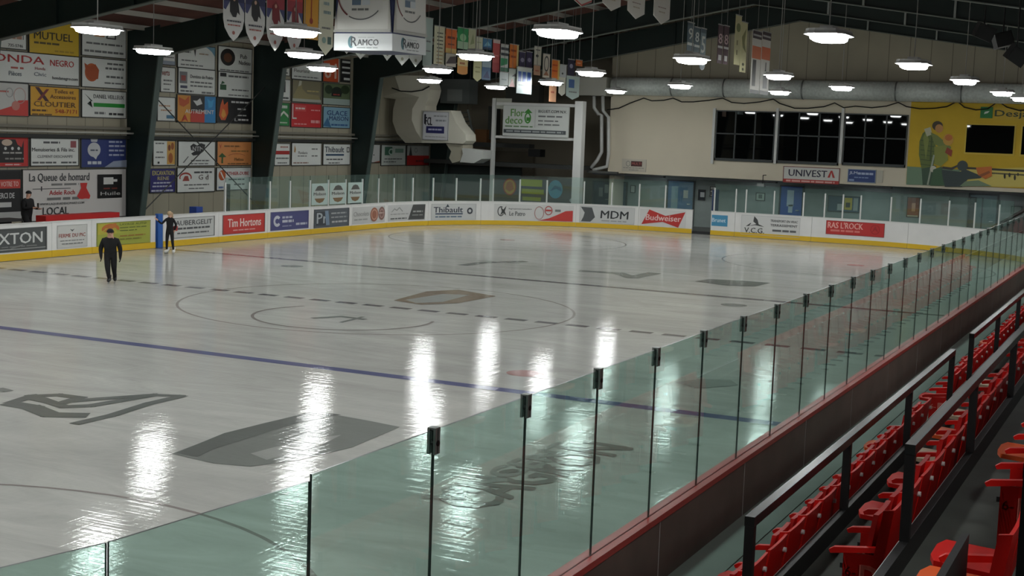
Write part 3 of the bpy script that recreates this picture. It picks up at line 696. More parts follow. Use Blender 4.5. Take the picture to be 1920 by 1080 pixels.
def seat_row(i, ys, special, first):
    c0 = 0
    for y0, y1 in ys:
        y = y0; start = True; cb = -1
        while y < y1:
            kind = special.get(c0, 'folded'); cb += 1
            if kind not in USED: USED.add(kind); o = PROT[kind]
            else: o = copy_tree(PROT[kind])
            o.location = (TX[i+1]-.045 if i < 3 else 17.0, y+.25, TZ[i]+.001)
            cl = {'folded': 'red tipped-up seat', 'red': 'red seat left open', 'orange': 'seat with orange pan down', 'beige': 'seat with beige pan down'}[kind]
            tag(o, '%s, %s in the %s row block %s' % (cl, nth(cb), ('front', 'second', 'third')[i], 'before the aisle' if y0 == ys[0][0] else 'past the aisle'), 'seat', 'seats of the %s row' % ('front', 'second', 'third')[i])
            if start:
                e = MB().prism([(-.28, -.27, .12), (-.10, -.27, .06), (.0, -.27, .76), (-.06, -.27, .75), (-.10, -.27, .47), (-.28, -.27, .46)], (0, .02, 0), SR_)
                ep = e.build('end_panel', o)
                pr = Print(lambda u, v, d: (-.27+u, -.272-d*.3, .10+v), .22, .36); wl = (222, 120, 108)
                pr.draw([('t', '6-', .02, .62, .16, wl, .3), ('t', 'P', .42, .34, .5, wl, .48)]); pr.build(ep)
                start = False
            y += SW; c0 += 1
seat_row(0, [(-22.6, -12.7), (-10.9, 9.0)], {7: 'red', 17: 'orange', 20: 'red', 27: 'red', 31: 'orange', 39: 'red'}, 0)
seat_row(1, [(-19.55, -11.9), (-10.3, 2.5)], {0: 'folded', 2: 'red', 4: 'red', 6: 'beige', 8: 'orange', 10: 'beige', 14: 'beige', 19: 'red'}, 0)
seat_row(2, [(-21.6, -21.05), (-19.4, -14)], {0: 'orange', 1: 'red', 4: 'orange'}, 0)
for k_ in list(PROT):
    if k_ not in USED:
        for ch in KID(PROT[k_]):
            for g_ in KID(ch): bpy.data.objects.remove(g_)
            bpy.data.objects.remove(ch)
        bpy.data.objects.remove(PROT[k_])
# dark triangular guard at the end of the row three kerb
p = onx(1813, 1000, 16.0)
g = MB().prism([(15.98, p[1], TZ[2]+.001), (15.98, p[1], p[2]), (15.98, p[1]-1.4, p[2]), (15.98, p[1]-1.4, TZ[2]+.001)], (.03, 0, 0), DARKP).build('guard_panel')
tag(g, 'black guard panel ending beside the seats at the bottom right', 'panel')

# ================================================================== BACK WALL FITTINGS
def wbox(axis, val, box, th, m, name, parent=None, out=True):
    x0, x1, yt, yb = box; fn = onx if axis == 'x' else ony; ym = (yt+yb)/2; xm = (x0+x1)/2
    a, b = fn(x0, ym, val), fn(x1, ym, val); zt, zb = fn(xm, yt, val)[2], fn(xm, yb, val)[2]
    if axis == 'y': o = MB().box((a[0], val-th, zb), (b[0], val, zt), m)
    else: o = MB().box((val, a[1], zb), (val+th, b[1], zt), m)
    return o.build(name, parent), (a[0] if axis == 'y' else a[1], b[0] if axis == 'y' else b[1], zb, zt)
WG = mat((8, 10, 10), .015, spec=.3); MUL = mat((52, 58, 58), .5)
for n, bx in enumerate(((1342, 1453, 208, 303), (1459, 1575, 210, 308), (1582, 1701, 214, 312))):
    o, (xa, xb, za, zb) = wbox('y', YB-.002, bx, .03, WG, 'window_%d' % (n+1)); tag(o, kind='structure')
    fr = MB(); y0, y1 = YB-.09, YB-.033
    for q in ((xa, za, xb, za+.12), (xa, zb-.05, xb, zb), (xa, za, xa+.05, zb), (xb-.05, za, xb, zb)): fr.box((q[0], y0, q[1]), (q[2], y1, q[3]), MUL)
    fr.build('window_frame', o)
    for k in (1, 2): MB().box((xa+(xb-xa)*k/3-.03, y0+.01, za+.12), (xa+(xb-xa)*k/3+.03, y1, zb-.05), MUL).build('mullion', o)
    zc = za+(zb-za)*.54; MB().box((xa+.05, y0+.01, zc-.03), (xb-.05, y1, zc+.03), MUL).build('transom', o)
for n, px in enumerate((1338, 1456, 1578.5)):
    xx = ony(px, 258, YB)[0]; z0, z1 = ony(px, 305, YB)[2]-.05, ony(px, 205, YB)[2]+.05
    tag(MB().box((xx-.06, YB-.10, z0), (xx+.06, YB, z1), WHITE).build('trim_%d' % (n+1)), kind='structure')
# blinds catching light inside? (kept dark)
# mural
def muralpx(x, y): p = ony(x, y, YB-.04); return p
mur, (mx0, mx1, mz0, mz1) = wbox('y', YB-.002, (1704, 1990, 186, 350), .03, mat((206, 172, 44), .7, noise=.05, scale=1.5), 'wall_mural')
tag(mur, 'yellow painted mural of an adult and children on the upper back wall', 'mural')
MW, MH = mx1-mx0, mz1-mz0
def mp(x, y): p = ony(x, y, YB-.032); return ((p[0]-mx0)/MW, (p[2]-mz0)/MH)
pm_ = plane_map((mx0, YB-.032, mz0), (1, 0, 0), (0, -1, 0)); pr = Print(pm_, MW, MH)
P_ = lambda pts, c: ('p', [mp(x, y) for x, y in pts], c)
def el(cx, cy, rx, ry, c): return P_([(cx+rx*math.cos(a), cy+ry*math.sin(a)) for a in [2*math.pi*q/20 for q in range(20)]], c)
pr.draw([
 P_([(1701, 312), (1800, 318), (1800, 349), (1699, 346)], (112, 140, 112)),
 P_([(1800, 318), (1988, 312), (1988, 352), (1800, 349)], (214, 196, 100)),
 P_([(1812, 313), (1988, 322), (1988, 326), (1812, 317)], (52, 50, 40)), P_([(1840, 322), (1988, 331), (1988, 333), (1840, 325)], (92, 84, 50)),
 P_([(1730, 250), (1742, 240), (1752, 262), (1757, 285), (1750, 312), (1728, 318), (1723, 290), (1724, 265)], (96, 112, 48)),
 P_([(1728, 316), (1750, 312), (1752, 346), (1730, 347)], (58, 84, 62)),
 *[P_([(1726, 262+i*9), (1756, 266+i*9), (1756, 267.5+i*9), (1726, 263.5+i*9)], (66, 84, 36)) for i in range(6)],
 P_([(1743, 300), (1747, 250), (1749, 250), (1746, 302)], (66, 84, 36)), P_([(1731, 258), (1737, 246), (1742, 262), (1736, 300)], (128, 140, 66)),
 P_([(1733, 242), (1745, 238), (1748, 252), (1738, 256)], (190, 190, 160)),
 el(1758, 236, 10, 9, (66, 56, 36)), el(1761, 241, 7.5, 8, (196, 140, 80)),
 P_([(1745, 248), (1758, 254), (1784, 276), (1780, 284), (1752, 270)], (120, 132, 66)),
 el(1778, 262, 10, 11, (206, 158, 66)), el(1779, 258, 7, 6, (190, 110, 44)),
 P_([(1752, 275), (1775, 272), (1778, 300), (1764, 312), (1752, 308)], (136, 142, 60)),
 P_([(1776, 276), (1786, 282), (1784, 294), (1772, 286)], (150, 60, 36)),
 P_([(1738, 346), (1750, 290), (1753, 291), (1741, 347)], (160, 170, 150)),
 el(1750, 317, 6, 6, (200, 200, 180)), P_([(1750, 318), (1766, 312), (1772, 348), (1744, 348)], (62, 96, 64)),
 el(1805, 311, 10, 10, (58, 70, 68)), P_([(1766, 318), (1800, 322), (1812, 318), (1836, 328), (1848, 322), (1856, 324), (1838, 334), (1815, 336), (1804, 350), (1772, 350), (1768, 334)], (52, 66, 66)),
 P_([(1766, 316), (1785, 319), (1798, 311), (1798, 308), (1784, 314), (1768, 312)], (64, 60, 52)),
 P_([(1830, 314), (1860, 312), (1860, 330), (1848, 336), (1834, 328)], (204, 112, 40)),
 P_([(1836, 328), (1855, 320), (1857, 324), (1840, 332)], (150, 84, 40)),
 el(1884, 330, 2, 5, (50, 46, 36)), el(1893, 328, 2, 4, (50, 46, 36)), el(1903, 333, 2, 5, (50, 46, 36)), el(1909, 327, 1.6, 3, (50, 46, 36)),
 P_([(1800, 349), (1810, 340), (1835, 338), (1860, 349)], (120, 140, 110)),
]); pr.build(mur)
for n, bx in enumerate(((1812, 1901, 235, 287), (1916, 1985, 238, 291))):
    o, q = wbox('y', YB-.05, bx, .06, WG, 'dark_screen'); tag(o, ['black window screen set in the yellow mural, fully in view', 'black window screen cut by the right edge of the view'][n], 'screen')
    xa, xb, za, zb = q; f_ = MB()
    for a in ((xa-.06, za-.08, xb+.06, za), (xa-.06, zb, xb+.06, zb+.04), (xa-.06, za, xa, zb), (xb, za, xb+.06, zb)): f_.box((a[0], YB-.08, a[1]), (a[2], YB-.034, a[3]), mat((214, 186, 70), .6))
    f_.build('frame', o)
sign_on('y', YB-.03, (1838, 1862, 200, 222), (20, 120, 54), [('p', [(.3, .35), (.6, .45), (.75, .65), (.5, .6), (.35, .55)], (220, 230, 220))], 'green square emblem at the top right of the mural')
sign_on('y', YB-.03, (1864, 1990, 203, 226), (206, 172, 44), [('t', 'Desjardins', .01, .1, .7, (52, 66, 30), .98)], 'dark green word beside the green emblem on the mural')
sign_on('y', YB, (1468, 1575, 313, 345), (206, 206, 200), [('t', 'UNIVEST', .1, .42, .4, (44, 40, 60), .68), ('p', [(.79, .42), (.84, .84), (.87, .84), (.92, .42), (.88, .42), (.855, .72), (.83, .42)], (180, 50, 44)), ('r', .01, .02, .99, .24, (176, 52, 48)), ('l', .06, .08, .86, .1, (220, 170, 160))], 'white capital-lettered sign with a red strip below the middle window', frame=(120, 60, 56))
sign_on('y', YB, (1589, 1643, 317, 343), (36, 62, 120), [('t', 'JLM', .06, .56, .26, (190, 200, 220), .28), ('l', .36, .6, .56, .16, (170, 182, 210)), ('l', .24, .34, .5, .08, (130, 150, 190)), ('r', .06, .1, .24, .24, (140, 160, 200))], 'small dark blue sign right of the red-stripped sign', frame=(150, 160, 170))
sign_on('y', YB, (1643, 1656, 319, 343), (190, 186, 170), [], 'narrow blank pale panel right of the small blue sign')
sign_on('y', YB, (1166, 1212, 298, 322), (196, 190, 174), [('o', .26, .62, .09, .22, .02, (120, 120, 116)), ('r', .38, .42, .84, .84, (70, 34, 32)), ('t', 'MULTI', .42, .54, .2, (170, 90, 84), .38), ('l', .06, .26, .86, .05, (140, 138, 130)), ('l', .3, .1, .4, .05, (140, 138, 130))], 'small cream sign with a dark red block on the beige wall')
# round galvanised duct
r = empty('round_duct', (0, 0, 0), 'long galvanised round air duct along the back wall under the gable', 'duct')
zc = ony(1500, 168, 34.3)[2]
def ductseg(xa, xb): return MB().tube([(xa, 34.3, zc), (xb, 34.3, zc)], .42, GALV, 28)
xs = [ony(px, 165, 34.3)[0] for px in (1150, 1262, 1360, 1507, 1682, 1805)]+[16, 20, 24.3]
for a, b in zip(xs[:-1], xs[1:]):
    o = ductseg(a+.01, b-.01).build('duct_section', r, smooth=False); o.data.polygons.foreach_set('use_smooth', [len(p.vertices) == 4 for p in o.data.polygons])
    MB().tube([(b-.03, 34.3, zc), (b+.03, 34.3, zc)], .435, mat((120, 124, 122), .4, .5), 28).build('joint_ring', r)
# black cable garland
pts = [(1138, 206), (1160, 203), (1182, 193), (1207, 184), (1222, 189), (1245, 188), (1262, 184), (1278, 191), (1300, 191), (1330, 188), (1355, 184), (1372, 192), (1395, 194), (1425, 191), (1450, 186), (1462, 194), (1490, 203), (1515, 203), (1545, 200), (1565, 193), (1582, 202), (1604, 199), (1635, 202), (1662, 199), (1684, 192), (1700, 200), (1725, 204), (1752, 203), (1775, 200), (1795, 190), (1808, 201), (1830, 206), (1852, 204), (1872, 190), (1888, 201), (1910, 207), (1930, 206)]
o = MB().tube([tuple(ony(x, y, YB-.12)) for x, y in pts], .028, BLACK, 6).build('cable_garland'); tag(o, 'black cable sagging in loops along the back wall below the duct', 'cable')
# white drain pipes by the corner
for n, (pts, lb) in enumerate((([(1114, 178), (1114, 202), (1122, 214), (1128, 216), (1128, 285), (1120, 300), (1108, 315)], 'left white drain pipe running down the beige wall corner'), ([(1130, 178), (1131, 208), (1141, 220), (1141, 290), (1138, 312), (1112, 319)], 'right white drain pipe running down the beige wall corner'))):
    P3_ = [tuple(ony(x, y, YB-.14)) for x, y in pts]; o = MB().tube(P3_, .085, WHITE, 12).build('drain_pipe', smooth=True); tag(o, lb, 'pipe')
o, q = wbox('y', YB-.001, (1103, 1160, 321, 325), .22, mat((90, 92, 88), .7), 'wall_shelf'); tag(o, 'grey shelf under the white drain pipes', 'shelf')
o, q = wbox('y', 34.8, (1078, 1150, 146, 180), .9, mat((176, 176, 166), .5), 'duct_plenum'); tag(o, 'pale box plenum at the left end of the round duct', 'duct')
# blue and grey doors of the corridor
YC = 36.59
def door(n, bx, col, notes=(), handle=True):
    o, (xa, xb, za, zb) = wbox('y', YC, bx, .05, mat(col, .5), 'door_%d' % n); tag(o, kind='structure')
    # extend to the floor
    for v in o.data.vertices:
        if v.co.z < za+.01: v.co.z = -.05
    xa, xb = min(xa, xb), max(xa, xb)
    fr = MB(); c = mat((60, 66, 66), .5)
    for a in ((xa-.07, -.05, xa-.005, zb+.07), (xb+.005, -.05, xb+.07, zb+.07), (xa-.005, zb+.005, xb+.005, zb+.07)): fr.box((a[0], YC-.08, a[1]), (a[2], YC, a[3]), c)
    fr.build('door_frame', o)
    if handle: MB().tube([(xb-.12, YC-.06, 1.0), (xb-.12, YC-.13, 1.0), (xb-.26, YC-.13, 1.0)], .02, ALU, 8).build('door_handle', o)
    for (u0, v0, u1, v1, c) in notes:
        MB().box((xa+(xb-xa)*u0, YC-.058, zb*v0), (xa+(xb-xa)*u1, YC-.052, zb*v1), flat(c)).build('notice', o)
door(1, (1114, 1146, 342, 386), (62, 74, 86), [(.3, .62, .52, .86, (170, 174, 170)), (.62, .72, .84, .95, (180, 184, 180))])
door(2, (1150, 1174, 343, 387), (66, 82, 94), [(.3, .6, .7, .86, (170, 176, 172)), (.06, .3, .2, .8, (140, 160, 160))])
door(3, (1253, 1300, 340, 392), (66, 104, 140), [(.14, .2, .4, .88, (120, 150, 160)), (.62, .62, .8, .8, (190, 190, 180))])
door(4, (1464, 1504, 350, 403), (44, 84, 160), [(.3, .56, .62, .92, (176, 192, 206)), (.38, .42, .58, .6, (176, 192, 206))])
door(5, (1818, 1868, 366, 425), (96, 116, 116), [(.0, .05, .25, .95, (60, 66, 66)), (.45, .1, .5, .95, (60, 66, 66))])
def pin(bx, bg, items, lab, name='notice_board', fr=(60, 62, 60), y=YC): return sign_on('y', y, bx, bg, items, lab, name=name, cat='notice', frame=fr)
pin((1182, 1192, 347, 362), (176, 180, 174), [], 'white paper notice on the grey corridor wall', 'paper_notice')
pin((1309, 1323, 355, 376), (40, 48, 56), [('r', .3, .3, .9, .75, (190, 196, 196))], 'dark notice with a white sheet seen through the players door')
pin((1331, 1342, 349, 369), (190, 192, 188), [('l', .1, .6, .8, .1, (60, 60, 60)), ('r', .15, .15, .4, .45, (80, 80, 80)), ('r', .6, .15, .85, .45, (80, 80, 80))], 'white printed notice right of the players door', 'paper_notice')
pin((1417, 1435, 361, 377), (160, 172, 160), [('r', .3, .3, .7, .8, (100, 110, 104))], 'small pale framed notice under the camera', 'paper_notice')
pin((1552, 1613, 367, 398), (70, 92, 104), [('r', .52, .15, .76, .9, (190, 170, 60)), ('r', .56, .3, .7, .6, (60, 60, 50)), ('r', .3, .1, .46, .5, (170, 180, 176)), ('r', .8, .12, .94, .9, (150, 160, 156))], 'wide blue-grey notice board with a yellow poster')
pin((1700, 1725, 369, 408), (150, 70, 38), [('t', '1', .4, .3, .4, (214, 150, 110), .25), ('r', .08, .04, .9, .1, (190, 180, 150))], 'tall orange poster in a dark frame on the corridor wall', 'framed_poster', (70, 54, 44))
pin((1895, 1916, 386, 402), (120, 136, 128), [], 'pale green framed board behind the far right glass', fr=(90, 104, 98))
o, q = wbox('y', YC-.3, (1836, 1848, 346, 352), .06, mat((150, 60, 52), .5), 'exit_sign'); tag(o, 'small red exit sign hanging under the mural', 'sign')
# dark soffit edge strips and camera
for n, (a, b) in enumerate(((1110, 1244), (1295, 1455), (1510, 1672), (1732, 1990))):
    xa, xb = ony(a, 330, YB-.3)[0], ony(b, 335, YB-.3)[0]
    o = MB().box((xa, YB-.32, 2.26), (xb, YB-.002, 2.335), mat((34, 36, 38), .6)).build('canopy_ledge'); tag(o, 'dark narrow ledge under the upper back wall, %s from the left' % nth(n), 'ledge', 'dark ledges under the upper wall')
p = ony(1430, 345, YB-.5); r = empty('security_camera', (p[0], p[1], p[2]), 'small grey camera hanging under the upper wall left of the blue door', 'camera')
MB().box((-.22, -.12, -.14), (.1, .1, .02), mat((150, 156, 154), .5)).build('housing', r); MB().tube([(0, 0, .02), (0, 0, .4), (0, .48, .4)], .02, BLACK, 6).build('bracket', r)
for k in range(6):  # glowing strips added out of sight to brighten the corridor
    x = -6+k*5; o = MB().box((x-.6, 35.3, 2.366), (x+.6, 35.5, 2.369), emis('fill_glow_%d' % k, (240, 246, 255), 9)).build('corridor_fill'); tag(o, 'added hidden light strip under the corridor ceiling, %s from the left' % nth(k), 'lamp', 'added corridor fill strips')
# mechanical recess on the left
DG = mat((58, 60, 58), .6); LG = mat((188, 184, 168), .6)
r = empty('s_bend_duct', (0, 0, 0), 'large cream sheet metal duct bending in an S behind the far corner glass', 'duct')
YD = 29.6
rows = [((713, 146), (740, 141), (800, 142)), ((712, 182), (750, 172), (806, 168)), ((742, 186), (786, 182), (803, 182)), ((737, 205), (773, 204), (797, 198)), ((736, 228), (772, 225), (797, 216)), ((744, 250), (780, 246), (806, 240)), ((760, 268), (795, 268), (830, 268))]
b = MB()
for (l0, m0, r0), (l1, m1, r1) in zip(rows[:-1], rows[1:]):
    A = [tuple(ony(*l0, YD+.35)), tuple(ony(*m0, YD)), tuple(ony(*r0, YD)), tuple(ony(*l1, YD+.35)), tuple(ony(*m1, YD)), tuple(ony(*r1, YD))]
    b.poly([A[0], A[1], A[4], A[3]], LG); b.poly([A[1], A[2], A[5], A[4]], mat((216, 212, 196), .55))  # front faces get a paler tone: shading by face direction put into colour
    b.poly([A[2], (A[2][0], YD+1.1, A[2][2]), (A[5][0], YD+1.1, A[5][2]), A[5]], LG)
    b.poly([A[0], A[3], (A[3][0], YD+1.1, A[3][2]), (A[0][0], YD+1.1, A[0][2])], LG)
b.build('curved_section', r, fix=False)
def poly_duct(pts, m, nm, y=YD, dep=1.0): return MB().prism([tuple(ony(*q, y)) for q in pts], (0, dep, 0), m).build(nm, r)
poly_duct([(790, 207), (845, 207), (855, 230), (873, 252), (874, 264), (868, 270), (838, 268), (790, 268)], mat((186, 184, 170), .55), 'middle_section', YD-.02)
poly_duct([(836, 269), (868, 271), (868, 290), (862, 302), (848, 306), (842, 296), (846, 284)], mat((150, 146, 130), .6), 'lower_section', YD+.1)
poly_duct([(866, 278), (905, 282), (903, 298), (888, 306), (862, 304), (868, 288)], mat((170, 172, 168), .6), 'outlet', YD+.0)
MB().tube([tuple(ony(x, y, YD-.05)) for x, y in ((735, 165), (752, 171), (772, 172), (792, 169), (805, 162))], .03, BLACK, 6).build('strap', r)
sign_on('y', YD-.06, (793, 842, 209, 263), (190, 192, 196), [('t', 'FCL', .1, .52, .28, (30, 30, 40), .26), ('t', 'l', .06, .56, .34, (30, 30, 40), .05), ('l', .42, .82, .5, .05, (150, 152, 154)), ('l', .5, .66, .4, .06, (130, 134, 140)), ('r', .14, .24, .84, .48, (38, 40, 92)), ('l', .22, .34, .54, .06, (170, 172, 200)), ('l', .1, .1, .8, .03, (160, 160, 162))], 'white sign with a navy block fixed to the cream S-shaped duct', frame=(150, 152, 154))
o, q = wbox('y', 34.3, (842, 896, 150, 195), .9, mat((110, 116, 114), .5, .2), 'unit_heater'); tag(o, 'grey unit heater hanging in the dark recess above the ladder', 'heater')
xa, xb, za, zb = q; MB().box((xa+.4, 33.38, za+.1), (xb-.4, 33.398, zb-.5), mat((140, 146, 142), .5)).build('vent_panel', o)
for k in (0.25, .85): MB().tube([(xa+(xb-xa)*k, 33.9, zb), (xa+(xb-xa)*k, 33.9, rz_bot(xa+(xb-xa)*k)+1.225)], .03, BLACK, 6).build('hanger', o)
r = empty('ladder', (0, 0, 0), 'grey steel ladder leading up in the dark recess left of the white frame', 'ladder')
A0, A1, B0, B1 = ony(863, 208, 34.75), ony(876, 266, 34.5), ony(877, 206, 34.75), ony(890, 265, 34.5)
for a, b_ in ((A0, A1), (B0, B1)): MB().tube([tuple(a), tuple(b_)], .05, mat((120, 126, 122), .5), 8).build('stringer', r)
for k in range(7):
    t = (k+.5)/7; MB().tube([tuple(A0+(A1-A0)*t), tuple(B0+(B1-B0)*t)], .03, mat((90, 96, 92), .5), 6).build('rung', r)
o, q = wbox('y', 34.9, (870, 1002, 268, 276), .6, DG, 'service_platform'); tag(o, 'dark steel service platform under the ladder', 'platform')
o, q = wbox('y', 34.85, (899, 921, 243, 267), .5, mat((112, 76, 42), .7), 'cardboard_box'); tag(o, 'brown box standing on the dark service platform', 'box')
for n, (bx, c, nm, lb) in enumerate((((1000, 1022, 280, 294), (26, 28, 28), 'speaker', 'black wall speaker below the white advertising frame'), ((925, 938, 200, 262), (60, 62, 58), 'electrical_cabinet', 'grey cabinet left of the framed green lettered sign'), ((958, 1020, 160, 192), (64, 66, 60), 'air_handler', 'dull grey air handler behind the hanging banners'))):
    o, q = wbox('y', 35.2, bx, .6, mat(c, .6), nm); tag(o, lb, nm.split('_')[-1])
# lower recess: dark machine door and white pipe clutter
o, q = wbox('y', 38.9, (930, 1003, 284, 330), .3, mat((120, 112, 96), .7), 'wall_cabinet'); tag(o, 'beige cabinet under the service platform behind the white frame', 'cabinet')
# garage door with round stickers behind the boards
gd, (xa, xb, za, zb) = wbox('y', 34.9, (926, 1092, 332, 382), .08, mat((70, 76, 76), .6), 'machine_garage_door'); tag(gd, 'grey garage door with yellow, green and blue emblems behind the far glass', 'door')
for v in gd.data.vertices:
    if v.co.z < za+.01: v.co.z = -.05
pr = Print(plane_map((xa, 34.82, za), (1, 0, 0), (0, -1, 0)), xb-xa, zb-za)
pr.draw([('e', .19, .58, .07, .3, (206, 160, 34)), ('o', .19, .58, .075, .32, .012, (176, 70, 34)), ('p', [(.14, .5), (.16, .74), (.19, .8), (.22, .74), (.24, .5), (.19, .4)], (190, 110, 30)),
  ('r', .34, .1, .55, .24, (150, 160, 44)), ('r', .33, .36, .58, .54, (160, 172, 44)), ('r', .32, .64, .56, .9, (172, 184, 48)), ('e', .71, .58, .08, .34, (84, 166, 194)), ('p', [(.65, .5), (.72, .6), (.78, .5), (.77, .66), (.7, .72)], (50, 120, 160)), ('e', .92, .2, .05, .1, (150, 160, 158))]); pr.build(gd)
o = MB().box((-18, 34.0, 2.45), (-9.2, 35.0, 2.65), DG).build('lintel_beam'); tag(o, 'dark lintel beam across the machine garage opening', 'beam')
tag(MB().box((-18, 35.3, -.06), (-13.1, 35.4, 2.4), mat((62, 70, 70), .7)).build('partition_wall'), 'grey partition wall left of the garage door behind the corner glass', 'wall')
# white post-and-beam frame with its advert
r = empty('sign_gantry', (0, 0, 0), 'white post frame behind the far boards carrying a green lettered sign', 'gantry')
YF = 32.4
xl, xr = ony(924, 290, YF)[0], ony(1085, 290, YF)[0]; zt = ony(1085, 190, YF)[2]; zl = ony(930, 184, YF)[2]
MB().box((xl-.08, YF-.08, -.06), (xl+.08, YF+.1, zl), WHITE).build('post', r); MB().box((xr-.2, YF-.2, -.06), (xr+.2, YF+.2, zt), WHITE).build('post', r)
MB().box((xl+.12, YF-.06, zt-.28), (xr-.25, YF+.06, zt-.14), WHITE).build('crossbar', r); zz = ony(1000, 258, YF)[2]; MB().box((xl+.12, YF-.05, zz-.08), (xr-.25, YF+.05, zz+.04), WHITE).build('crossbar', r)
MB().box((xl+.12, YF-.04, zl-.5), (xl+.9, YF+.04, zl), mat((170, 172, 160), .6)).build('top_plate', r)
sign_on('y', YF-.1, (943, 1068, 198, 257), (196, 200, 196), [('t', 'Flor', .12, .64, .24, (92, 140, 70), .2), ('t', 'deco', .04, .4, .24, (92, 140, 70), .26), ('o', .38, .6, .05, .18, .02, (60, 130, 50)), ('p', [(.32, .76), (.385, .9), (.45, .76)], (60, 130, 50)), ('r', .36, .5, .42, .62, (60, 130, 50)), ('r', .49, .3, .495, .88, (150, 152, 150)), ('t', 'BIGUET.COM N.V.', .54, .78, .09, (60, 62, 62), .42), ('l', .54, .64, .36, .05, G1), ('l', .54, .5, .3, .04, G1), ('l', .54, .38, .32, .04, G1), ('l', .04, .3, .42, .035, (80, 120, 70)), ('r', .02, .1, .96, .22, (66, 72, 76)), ('l', .06, .135, .86, .05, (150, 156, 156))], 'white sign with green lettering hung in the white post frame', frame=(176, 178, 174))
# red block and sloping rail in the far right corner
p1, p2 = ony(1852, 432, 31.6), ony(1925, 392, 31.6)
r = MB().prism([(p1[0]+.4, 31.6, -.06), (p2[0]+2, 31.6, -.06), (p2[0]+2, 31.6, 2.3), (p2[0], 31.6, p2[2]-.25), (p1[0]+.4, 31.6, p1[2]+.05)], (0, .8, 0), mat((150, 34, 30), .5)).build('stair_side'); tag(r, 'red stair side rising in the far right corner behind the glass', 'stairs')
MB().tube([(p1[0], 31.5, p1[2]), (p2[0], 31.5, p2[2]), (p2[0]+2, 31.5, p2[2]+1.1)], .07, mat((50, 46, 44), .5), 8).build('handrail', r)

# ================================================================== LEFT WALL SIGNS
LWX = XW+.02; GR = 'advertising signs on the left wall'
def ws(box, bg, items, lab, frame=(58, 60, 58)): return sign_on('x', LWX, box, bg, items, lab, group=None, frame=frame)
OFFW = (220, 223, 219)
ws((-46, 49, 50, 91), OFFW, [('l', .6, .5, .3, .2, (170, 130, 110)), ('t', '735-5746', .62, .12, .14, (50, 52, 54), .3), ('t', 'T', .9, .5, .3, (60, 60, 60), .05)], 'white sign at the far left of the top row')
ws((52, 148, 40, 104), (206, 172, 40), [('t', 'MUTUEL', .1, .44, .22, (60, 56, 40), .76), ('l', .1, .3, .5, .06, (90, 80, 40)), ('l', .5, .1, .4, .05, (170, 140, 40))], 'bright yellow sign in the top row with dark capital lettering')
ws((151, 236, 50, 108), OFFW, [('r', .28, .66, .5, .86, (206, 150, 110)), ('r', .54, .62, .76, .88, (50, 52, 54)), ('r', .57, .66, .73, .8, OFFW), ('l', .1, .4, .8, .06, G1), ('l', .06, .14, .88, .07, G1)], 'white top row sign with an orange and black square logo')
ws((-48, 148, 97, 157), OFFW, [('t', 'HONDA', .04, .64, .24, (170, 34, 34), .6), ('t', 'NEGRO', .7, .62, .2, (178, 40, 36), .24), ('l', .32, .44, .12, .06, (180, 90, 80)), ('t', 'Honda', .55, .46, .09, (150, 50, 50), .1), ('t', 'Pièces', .3, .22, .14, (90, 100, 110), .12), ('t', 'Civic', .54, .26, .12, (120, 130, 140), .12), ('t', 'hondanegro.com', .72, .16, .13, (60, 62, 66), .26)], 'wide white sign with big red capital lettering, second row')
ws((151, 236, 109, 166), OFFW, [('e', .22, .5, .15, .3, (190, 96, 50)), ('p', [(.06, .8), (.16, .7), (.3, .78), (.38, .6), (.36, .3), (.2, .24), (.1, .4)], (176, 84, 44)), ('l', .56, .8, .36, .06, G1), ('l', .52, .64, .42, .07, G1), ('l', .54, .36, .38, .07, G1), ('l', .5, .16, .44, .05, G1)], 'white sign with an orange splash emblem beside the second column')
ws((-46, 53, 153, 218), (196, 196, 192), [('p', [(0, .02), (1, .02), (1, .5), (.8, .48), (.66, .3), (.4, .16), (0, .1)], (200, 56, 48)), ('o', .82, .62, .12, .24, .012, (190, 150, 144)), ('e', .74, .32, .08, .14, (190, 120, 110)), ('o', .62, .7, .07, .14, .01, (150, 150, 150)), ('l', .4, .7, .2, .05, (180, 100, 90))], 'white sign with a red wave and circles at the left edge')
ws((54, 148, 162, 219), (214, 160, 36), [('p', [(.1, .95), (.18, .95), (.38, .5), (.3, .5)], (70, 30, 40)), ('p', [(.32, .9), (.38, .9), (.2, .52), (.14, .52)], (120, 40, 40)), ('t', 'Toiles et', .48, .78, .13, (80, 50, 40), .4), ('t', 'Accessoires', .4, .6, .13, (80, 50, 40), .52), ('t', 'CLOUTIER', .08, .32, .17, (90, 60, 30), .84), ('t', '548-7171', .5, .12, .13, (160, 50, 34), .44), ('l', .04, .16, .3, .06, (90, 60, 30)), ('l', .04, .04, .4, .04, (90, 60, 30))], 'orange-yellow sign with a dark cross mark in the third row')
ws((151, 236, 169, 222), OFFW, [('p', [(.06, .86), (.2, .6), (.12, .5), (.24, .36), (.16, .56), (.24, .6)], (50, 66, 60)), ('t', 'DANIEL VEILLEUX', .26, .7, .14, (60, 62, 64), .68), ('r', .26, .4, .96, .54, (40, 146, 56)), ('l', .28, .14, .24, .08, G1), ('l', .6, .12, .34, .08, (60, 62, 64))], 'white sign with a green bar beside the second column')
ws((-48, 53, 252, 314), (190, 44, 42), [('r', .0, .14, .9, .86, (28, 26, 26)), ('e', .58, .76, .1, .1, (200, 180, 160)), ('p', [(.74, .86), (.9, .86), (.86, .62), (.78, .7)], (190, 60, 56)), ('e', .55, .58, .025, .05, W1), ('e', .68, .58, .025, .05, W1), ('e', .8, .58, .025, .05, W1), ('l', .5, .42, .36, .05, (170, 168, 164)), ('l', .54, .24, .36, .05, (140, 138, 134)), ('l', .54, .06, .3, .04, (220, 180, 176))], 'red bordered black sign at the left edge below the girts')
